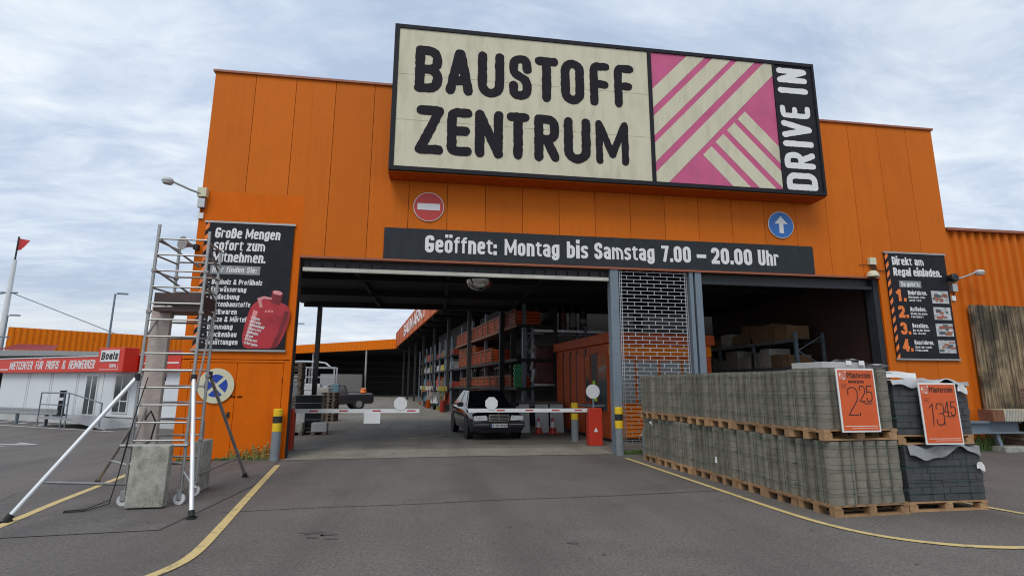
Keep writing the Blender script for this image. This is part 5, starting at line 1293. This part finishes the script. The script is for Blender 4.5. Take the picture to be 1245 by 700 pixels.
m = MB(); m.tube([(1.58,-4.52,1.15),(1.66,-4.55,1.27),(1.74,-4.55,1.12),(1.70,-4.55,.85),(1.60,-4.52,.80)], .012, 8); tag(m.build('cable_loop', 'black_rubber', smooth=True), 'looped black cable hanging on the scaffold above front ballast', 'cable')
m = MB(); m.lathe([(.03,0),(.035,.12),(.03,.3)], n=10); m.lathe([(.012,.3),(.012,.45)], n=8); o = tag(m.build('hand_bottle', 'alu_dull'), 'grey slim cylinder resting upright on the dark ballast slab', 'cylinder'); o.location = (2.08,-3.80,.78)

# ------------------------------------------------------------------ paving stone pallets
def stone_column(mb, x0, x1, y0, y1, z0, z1, out):
    # one moulded stone: the outward face is a rounded column
    cx, cy = (x0+x1)/2, (y0+y1)/2; hx, hy = (x1-x0)/2, (y1-y0)/2
    A = [-1, -.88, -.62, -.22, .22, .62, .88, 1]
    def side(key, pts, flat): return pts if key in out else flat
    e = lambda a: math.sqrt(max(0, 1-a*a))*.068-.050
    p = side('s', [(cx+a*hx, y0-e(a)) for a in A], [(x0, y0), (x1, y0)])
    p = p + side('e', [(x1+e(a), cy+a*hy) for a in A[1:-1]], [])
    p = p + side('n', [(cx-a*hx, y1+e(a)) for a in A], [(x1, y1), (x0, y1)])
    p = p + side('w', [(x0-e(a), cy-a*hy) for a in A[1:-1]], [])
    q = [p[0]]
    for v in p[1:]:
        if (Vector(v)-Vector(q[-1])).length > 1e-4: q.append(v)
    mb.prism(q, z0, z1)
PWD, PDD, BH, NL = 1.13, .665, .80, 8
def stone_block(seed, hgt=BH):
    rr = random.Random(seed); mb = MB(); nx, ny = 6, 4
    lean = [[rr.uniform(-.006,.006) for _ in range(ny)] for _ in range(nx)]
    for i in range(nx):
        for j in range(ny):
            out = ('w' if i == 0 else '')+('e' if i == nx-1 else '')+('s' if j == 0 else '')+('n' if j == ny-1 else '')
            if not out: mb.box(i*PWD/nx+.004, (i+1)*PWD/nx-.004, j*PDD/ny+.004, (j+1)*PDD/ny-.004, .02, hgt-.01); continue
            for k_ in range(NL):
                if k_ == 0 or rr.random() < .12: mb.m = 0 if rr.random() < .6 else (1 if rr.random() < .6 else 2)
                jx, jy = lean[i][j]+rr.uniform(-.0035,.0035), lean[i][(j+2) % ny]+rr.uniform(-.0035,.0035)
                stone_column(mb, i*PWD/nx+.007+jx, (i+1)*PWD/nx-.007+jx, j*PDD/ny+.006+jy, (j+1)*PDD/ny-.006+jy, k_*hgt/NL, (k_+1)*hgt/NL-.0035, out)
    return mb
def strap_mb(w_, d_, h_, hz, vx, e=.027, wobble=0):
    mb = MB(); s_ = .007
    for z in hz:
        dz = wobble*R.uniform(-1, 1)
        mb.bar((-e,-e,z),(w_+e,-e,z+dz), .003, .0055); mb.bar((w_+e,-e,z+dz),(w_+e,d_+e,z), .003, .0055); mb.bar((-e,-e,z),(-e,d_+e,z+dz), .003, .0055); mb.bar((-e,d_+e,z+dz),(w_+e,d_+e,z), .003, .0055)
    for x in vx: mb.bar((x,-e-.004,0),(x+.004,-e-.004,h_+.004), .0055, .003); mb.bar((x,-e-.004,h_+.004),(x,d_+e,h_+.004), .0055, .003)
    for y in (.16, .5): mb.bar((-e-.004,y,0),(-e-.004,y,h_+.006), .0055, .003); mb.bar((-e-.004,y,h_+.006),(w_+e,y,h_+.006), .0055, .003)
    return mb
meshA = [stone_block(s) for s in (1, 2, 3)]
def stone_pallet(variant):
    t_ = thing('paving_stone_pallet', 'x', 'stone pallet')
    pallet_mesh(PWD+.04, PDD+.0, .144, 40+variant).build('wooden_pallet', 'pine', t_).location = (-.02, 0, 0)
    b = meshA[variant].build('stones', ['paver_grey', 'paver_grey_pale', 'paver_grey_dark'], t_); b.location = (0, 0, .146)
    s_ = strap_mb(PWD, PDD, BH, (.14, .44, .74), (.27, .86), wobble=.02).build('strap', 'strap_green', t_); s_.location = (0, 0, .146)
    return t_
protos = [stone_pallet(v) for v in range(3)]; used = [False]*3
RA = rad(4.0); e1 = Vector((-math.sin(RA), math.cos(RA), 0)); P0 = Vector((10.86, -6.46, 0))
NR = 8
for lay in range(2):
    for i in range(NR):
        v = (i+lay*2) % 3
        o = copy_tree(protos[v]) if used[v] else protos[v]; used[v] = True
        jx = R.uniform(-.03, .03) if i else 0
        zt = 0 if lay == 0 else .955
        dx = 0 if (lay == 0 or i) else -.05
        if lay and i: zt -= R.uniform(.0, .012)
        o.location = P0+e1*(.69*i)+Vector((jx+dx, 0, zt)); o.rotation_euler = (0, 0, RA+R.uniform(-.012, .012)*(1 if i else 0))
        where = 'at the near end of the row' if i == 0 else ('at the gate end of the row' if i == NR-1 else f'{ORD[i]} from the near end of the row')
        o['label'] = f'{"lower" if lay == 0 else "upper"} pallet of grey paving stones, {where}'; o['group'] = 'grey paving stone pallets by the gate'
# slabs under film on top of the near stack
t_ = thing('wrapped_slabs', 'pale slabs under plastic film on top of near stone stack', 'slabs', P0+Vector((.02,.02,1.905)), RA)
m = MB(); m.box(.02, .72, .02, .6, .0, .085); m.build('slab', 'concrete_light', t_, bevel=.006)
m = MB(); m.grid(lambda u, v: (.5+.62*u, .0+.62*v, .115-.09*u+.016*math.sin(9*u+5*v)+.012*math.sin(17*v)), 14, 12); m.build('film', 'foil', t_, smooth=True)
for p in ((.44, .06), (.62, .03)): m = MB(); m.cbox((p[0], -.0+p[1]-.05, .075), (.085,.004,.06)); m.build('label_card', 'paper', t_)
# dark stone pallets
def dark_block(w_, d_, h_, nl, seed):
    rr = random.Random(seed); mb = MB(); lh = h_/nl
    for k_ in range(nl):
        offs = 0 if k_ % 2 else .11
        x = -offs
        while x < w_-.005:
            a, b = max(0, x), min(w_, x+.22)
            if b-a > .02: j = rr.uniform(-.005,.005); mb.box(a+.002, b-.002, j, .11+j, k_*lh, (k_+1)*lh-.003)
            x += .22
        y = .112+(0 if k_ % 2 else -.0)
        first = True
        while y < d_-.005:
            L_ = .11 if (first and k_ % 2) else .22; first = False
            b = min(d_, y+L_); j = rr.uniform(-.005,.005)
            mb.box(j, .11+j, y+.002, b-.002, k_*lh, (k_+1)*lh-.003); mb.box(w_-.11+j, w_+j, y+.002, b-.002, k_*lh, (k_+1)*lh-.003); y = b
        mb.box(.112, w_-.112, .114, d_-.01, k_*lh, (k_+1)*lh-.004)
    return mb
def dark_pallet(label, loc, w_, d_, h_, nl, seed):
    t_ = thing('dark_stone_pallet', label, 'stone pallet', loc, rad(1), 'charcoal paving stone pallets')
    pallet_mesh(w_+.02, d_, .13, 70+seed).build('wooden_pallet', 'pine', t_).location = (-.01, 0, 0)
    dark_block(w_, d_, h_, nl, seed).build('stones', 'paver_dark', t_, bevel=.004).location = (0, 0, .132)
    strap_mb(w_, d_, h_, (.10, .25, .45), (.36, .97), e=.008).build('strap', 'strap_green', t_).location = (0, 0, .132)
    return t_
dark_pallet('lower pallet of charcoal paving stones beside the grey row', (12.09,-6.31,0), 1.22, .84, .725, 8, 1)
dark_pallet('upper pallet of charcoal paving stones behind the right price sign', (12.04,-6.30,.875), 1.22, .84, .70, 8, 2)
def crumple(label, loc, w_, d_, drop, k_, seed, rz=0):
    rr = random.Random(seed); ph = [rr.uniform(0,6) for _ in range(6)]
    def f(u, v):
        z = .02*math.sin(9*u+ph[0]+4*v)+.016*math.sin(21*u-7*v+ph[1])+.012*math.sin(15*v+ph[2])
        y = v*d_
        if v < .18:
            z += -drop*(1-v/.18)*(.25+.75*abs(math.sin(3.1*u+ph[3]))); y = -.012-.02*math.sin(11*u+ph[4])*(1-v/.18)-.02*(1-v/.18)
        return (u*w_, y, z+.035)
    m_ = MB(); m_.grid(f, 26, 18); o = m_.build('plastic_film', k_, smooth=True); o.location = loc; o.rotation_euler = (0,0,rz); return tag(o, label, 'plastic film')
crumple('crumpled grey film under the upper charcoal stones', (12.12,-6.33,.845), 1.16, .8, .20, 'foil_grey', 4, rad(1))
crumple('crumpled pale film on top of the charcoal stone stack', (12.0,-6.31,1.72), 1.28, .8, .10, 'foil', 8, rad(1))
m = MB(); m.grid(lambda u, v: (-.02-.16*u+.0*v, .05+.5*v, .10*math.sin(3*u)*(1-u)-.12*u*u+.02*math.sin(8*v)), 8, 8); o = tag(m.build('film_flap', 'foil', smooth=True), 'pale film flap hanging left off the charcoal stack top', 'plastic film'); o.location = (12.05,-6.3,1.72)
for lb, loc, s_, k_ in (('white card upright on top of the charcoal stones', (12.52,-5.95,1.83), (.55,.004,.09), 'paper'), ('pale blue carton propped on left of the charcoal stack top', (12.12,-6.0,1.82), (.17,.02,.13), 'white'), ('white slip stuck on upper charcoal stones at right', (13.12,-6.345,1.63), (.14,.012,.09), 'paper'), ('white slip stuck on lower charcoal stones at right', (13.24,-6.34,.58), (.11,.012,.09), 'paper'), ('tiny white scrap stuck in left face of the stone row', (10.52,-4.15,.42), (.012,.06,.10), 'paper')):
    m_ = MB(); m_.grid(lambda u, v: ((u-.5)*s_[0], (s_[1] or .004)*math.sin(4*u+3*v), (v-.5)*s_[2]+.015*math.sin(5*u)), 5, 4) if s_[0] > .05 else m_.grid(lambda u, v: (-.01+.008*math.sin(5*u), (u-.5)*s_[1]*(1-v*.6), (v-.5)*s_[2]), 4, 4)
    o = tag(m_.build('paper_slip', k_, smooth=True), lb, 'paper'); o.location = loc; o.rotation_euler = (0, rad(12) if 'slip' in lb else 0, 0)
for lb, loc in (('white foil scrap hanging at the gate end of stone row', (10.45,-1.42,.87)), ('white foil scrap on the short grey post', (10.62,-.72,.55))):
    m_ = MB(); m_.add([(0,0,0),(.22,-.02,.02),(.14,-.05,-.16),(.10,.02,.03)] if 'hanging' in lb else [(-.16,-.05,-.03),(.02,-.06,.08),(.2,-.03,-.02),(.05,.05,-.06)], [(0,2,1),(0,1,3),(1,2,3)]); o = tag(m_.build('foil_scrap', 'paper'), lb, 'foil scrap'); o.location = loc
# price boards
def price(label, loc, words, sub, big_, rz, tilt):
    t_ = thing('price_board', label, 'price sign', loc, rz); t_.rotation_euler = (tilt, 0, rz)
    mb = MB(); mb.box(0, .594, -.0, .012, 0, .83); mb.build('board', 'paper', t_)
    mb = MB(); mb.box(.022, .572, -.004, -.0005, .022, .808); mb.build('face', 'price_orange', t_)
    f0 = lambda x, y, d: (x, -.004-d, y)
    mb = MB(); mb.box(.04, .145, -.0065, -.0045, .685, .79); lg = mb.build('emblem', 'paper', t_)
    mb = MB(); emblem(mb, lambda u, v, z: (.04+.105*(1-u), -.0065-z, .685+.105*v), .0005, .002); mb.build('emblem_stripes', 'price_orange', lg)
    mb = MB(); text(mb, words, .155, .70, .075, .0105, f0, .002, width=.375, slant=.08, cap='round')
    if sub: text(mb, sub, .17, .635, .045, .008, f0, .002, width=.24, slant=.1, cap='round')
    for i in range(3): mb.box(.05, .05+.10-.025*i*(i < 2), -.0055, -.0045, .615-.022*i, .620-.022*i)
    mb.build('printed_words', 'ink', t_)
    mb = MB()
    for s, x, y, h_ in big_: text(mb, s, x, y, h_, .0125, f0, .002, slant=.06, cap='round', sp=.10)
    mb.box(.36, .51, -.0055, -.0045, .375, .383); mb.box(.38, .50, -.0055, -.0045, .355, .361)
    mb.build('handwritten_price', 'ink', t_)
    mb = MB(); mb.box(.045, .55, -.0055, -.0045, .075, .081); mb.box(.15, .55, -.0055, -.0045, .05, .054); mb.build('rule', 'paper', t_)
price('orange price board reading 2,25 hung on the grey stone stack', (10.985,-6.56,1.07), 'Pflasterstein', 'naturgrau', (('2', .12, .215, .37), (',', .285, .235, .18), ('25', .315, .39, .215)), rad(3), rad(-1))
price('orange price board reading 13,45 hung on the charcoal stone stack', (12.345,-6.42,.885), 'Pflasterstein', '', (('13', .10, .255, .30), (',', .32, .28, .18), ('45', .345, .385, .195)), rad(0), rad(-1))

# ------------------------------------------------------------------ right side
wh = thing('warehouse_building', 'lower orange corrugated warehouse wall right of the gatehouse', 'building')
m = MB(); corr_wall(m, (20.50,.06), (48,.06), 0, 6.22, .29, -.075); m.build('corrugated_wall', 'orange_wall', wh, recalc=False)
m = MB(); m.box(20.5, 48, -.03, .35, 6.221, 6.30); m.build('coping', 'coping', wh)
m = MB(); m.box(20.5, 48, .22, 12, 6.0, 6.2); m.build('roof', 'dark_ceiling', wh)
tb = thing('timber_cladding', 'weathered upright timber boards covering the orange warehouse wall', 'timber boards')
rr = random.Random(12); m = MB(); x = 20.78
while x < 25.5:
    w_ = rr.uniform(.09, .19); zt = 3.98+rr.uniform(-.012,.012); d_ = rr.uniform(0,.035)
    m.box(x, x+w_-.014, -.10-d_, -.03, .02, zt); x += w_
m.build('boards', 'weathered_timber', tb)
st = thing('steel_trestle', 'grey steel beam trestle on a concrete foot right of charcoal stones', 'trestle', (20.0, -.55, 0))
m = MB(); m.box(-.6, 1.15, -.12, .12, .74, .79); m.box(-.6, 1.15, -.12, .12, .47, .52); m.box(-.6, 1.15, -.02, .02, .521, .739); m.build('beam', 'steel_grey', st)
m = MB(); m.bar((.55,0,.0),(.42,0,.469), .10); m.build('leg', 'steel_grey', st)
m = MB(); m.box(.42, 1.2, -.2, .2, .0, .14); m.build('foot', 'concrete', st, bevel=.01)
lc = thing('lath_crate', 'pale lath crate with rusty end on the steel trestle', 'crate', (20.15, -.6, .792))
m = MB(); m.box(.34, 1.6, -.2, .2, .0, .30); m.build('body', 'lath', lc)
m = MB()
for i in range(14): m.bar((.36+.09*i,-.206,.01),(.44+.09*i,-.206,.29), .03, .01)
m.build('laths', 'canopy_grey', lc)
m = MB(); m.box(0, .338, -.19, .2, 0, .29); m.build('rusty_end', 'rust', lc)
for i, (x, s) in enumerate(((21.25, 'left black plastic crate beside the steel trestle'), (21.95, 'right black plastic crate beside the steel trestle'))):
    t_ = thing('plastic_crate', s, 'crate', (x, -.7, .482), 0, 'black crates near the trestle'); m = MB(); m.box(0, .62, 0, .5, 0, .30); m.build('body', 'black_paint', t_, bevel=.01); m = MB(); m.box(-.01, .63, -.01, .0, .24, .28); m.build('rim', 'panel_grey', t_)
ps = thing('board_stack', 'weathered stack of boards under the black crates at right', 'board stack', (21.2, -.75, 0))
m = MB()
for i in range(5): m.box(0-.05*i % .1, 3.0, -.0+.02*(i % 2), .8, .095*i, .095*i+.08)
m.build('boards', 'old_wood', ps)
pb = thing('pink_stone_stack', 'stack of pinkish concrete stones at the right picture edge', 'stone stack', (21.95, -.62, .79))
m = MB()
for i in range(9):
    for j in range(4): m.box(.30*j+.01*(i % 2), .30*j+.29+.01*(i % 2), 0, .5, .1*i, .1*i+.094)
m.build('stones', 'pink_stone', pb, bevel=.01)
m = MB()
for i in range(4): m.box(-.02, 1.25, -.02+.0*i, .52, -.30+.075*i, -.30+.075*i+.06)
m.build('base_boards', 'old_wood', pb)

# small plants ------------------------------------------------------------------------
def weed(label, x, y, spread, n, hmax, k_, seed):
    rr = random.Random(seed); mb = MB()
    for i in range(n):
        px, py = x+rr.uniform(-spread, spread), y+rr.uniform(-.05, .03); h = rr.uniform(.3, 1)*hmax; a = rr.uniform(0, 6.28); lx, ly = math.cos(a)*h*.35, -abs(math.sin(a))*h*.3
        w_ = .006+.012*rr.random()
        mb.add([(px-w_,py,0),(px+w_,py,0),(px+lx*.5+w_,py+ly*.5,h*.6),(px+lx*.5-w_,py+ly*.5,h*.6),(px+lx,py+ly,h)], [(0,1,2,3),(3,2,4)])
        if rr.random() < .6:
            q = rr.uniform(.4, 1); c = (px+lx*q, py+ly*q, h*q); s_ = .012+.015*rr.random()
            mb.add([(c[0]-s_,c[1],c[2]),(c[0],c[1]-.01,c[2]-s_*.6),(c[0]+s_,c[1],c[2]+s_*.3),(c[0],c[1]+.01,c[2]+s_)], [(0,1,2,3)])
    return tag(mb.build('weed_tuft', k_, recalc=False), label, 'weeds')
weed('dry yellow weeds growing along foot of the orange door, right part', 2.0, -.04, .22, 60, .42, 'leaf_dry', 1)
weed('dry yellow weeds growing at foot of the orange door, middle', 1.5, -.04, .3, 50, .34, 'leaf_dry', 2)
weed('thin grass line along bottom of the orange door', 1.1, -.05, .95, 130, .09, 'leaf', 3)
weed('green grass at the foot of the roll grille', 10.75, -.03, .45, 110, .14, 'leaf', 4)
weed('green weeds between steel trestle and timber boards', 20.3, -.35, .45, 130, .55, 'leaf', 5)
weed('green weeds in front of the pink stones and boards', 21.6, -.85, .5, 70, .16, 'leaf', 6)
m = MB()
rr = random.Random(77)
for i in range(60):
    x, y = rr.uniform(.5, 13), rr.uniform(-8.5, -.6); s_ = rr.uniform(.006, .02)
    m.cbox((x, y, .014), (s_*1.6, s_, .006), None, rr.uniform(0, 3))
tag(m.build('litter', 'old_wood'), kind='stuff', label='tiny twigs and grit scattered over the asphalt', cat='litter')
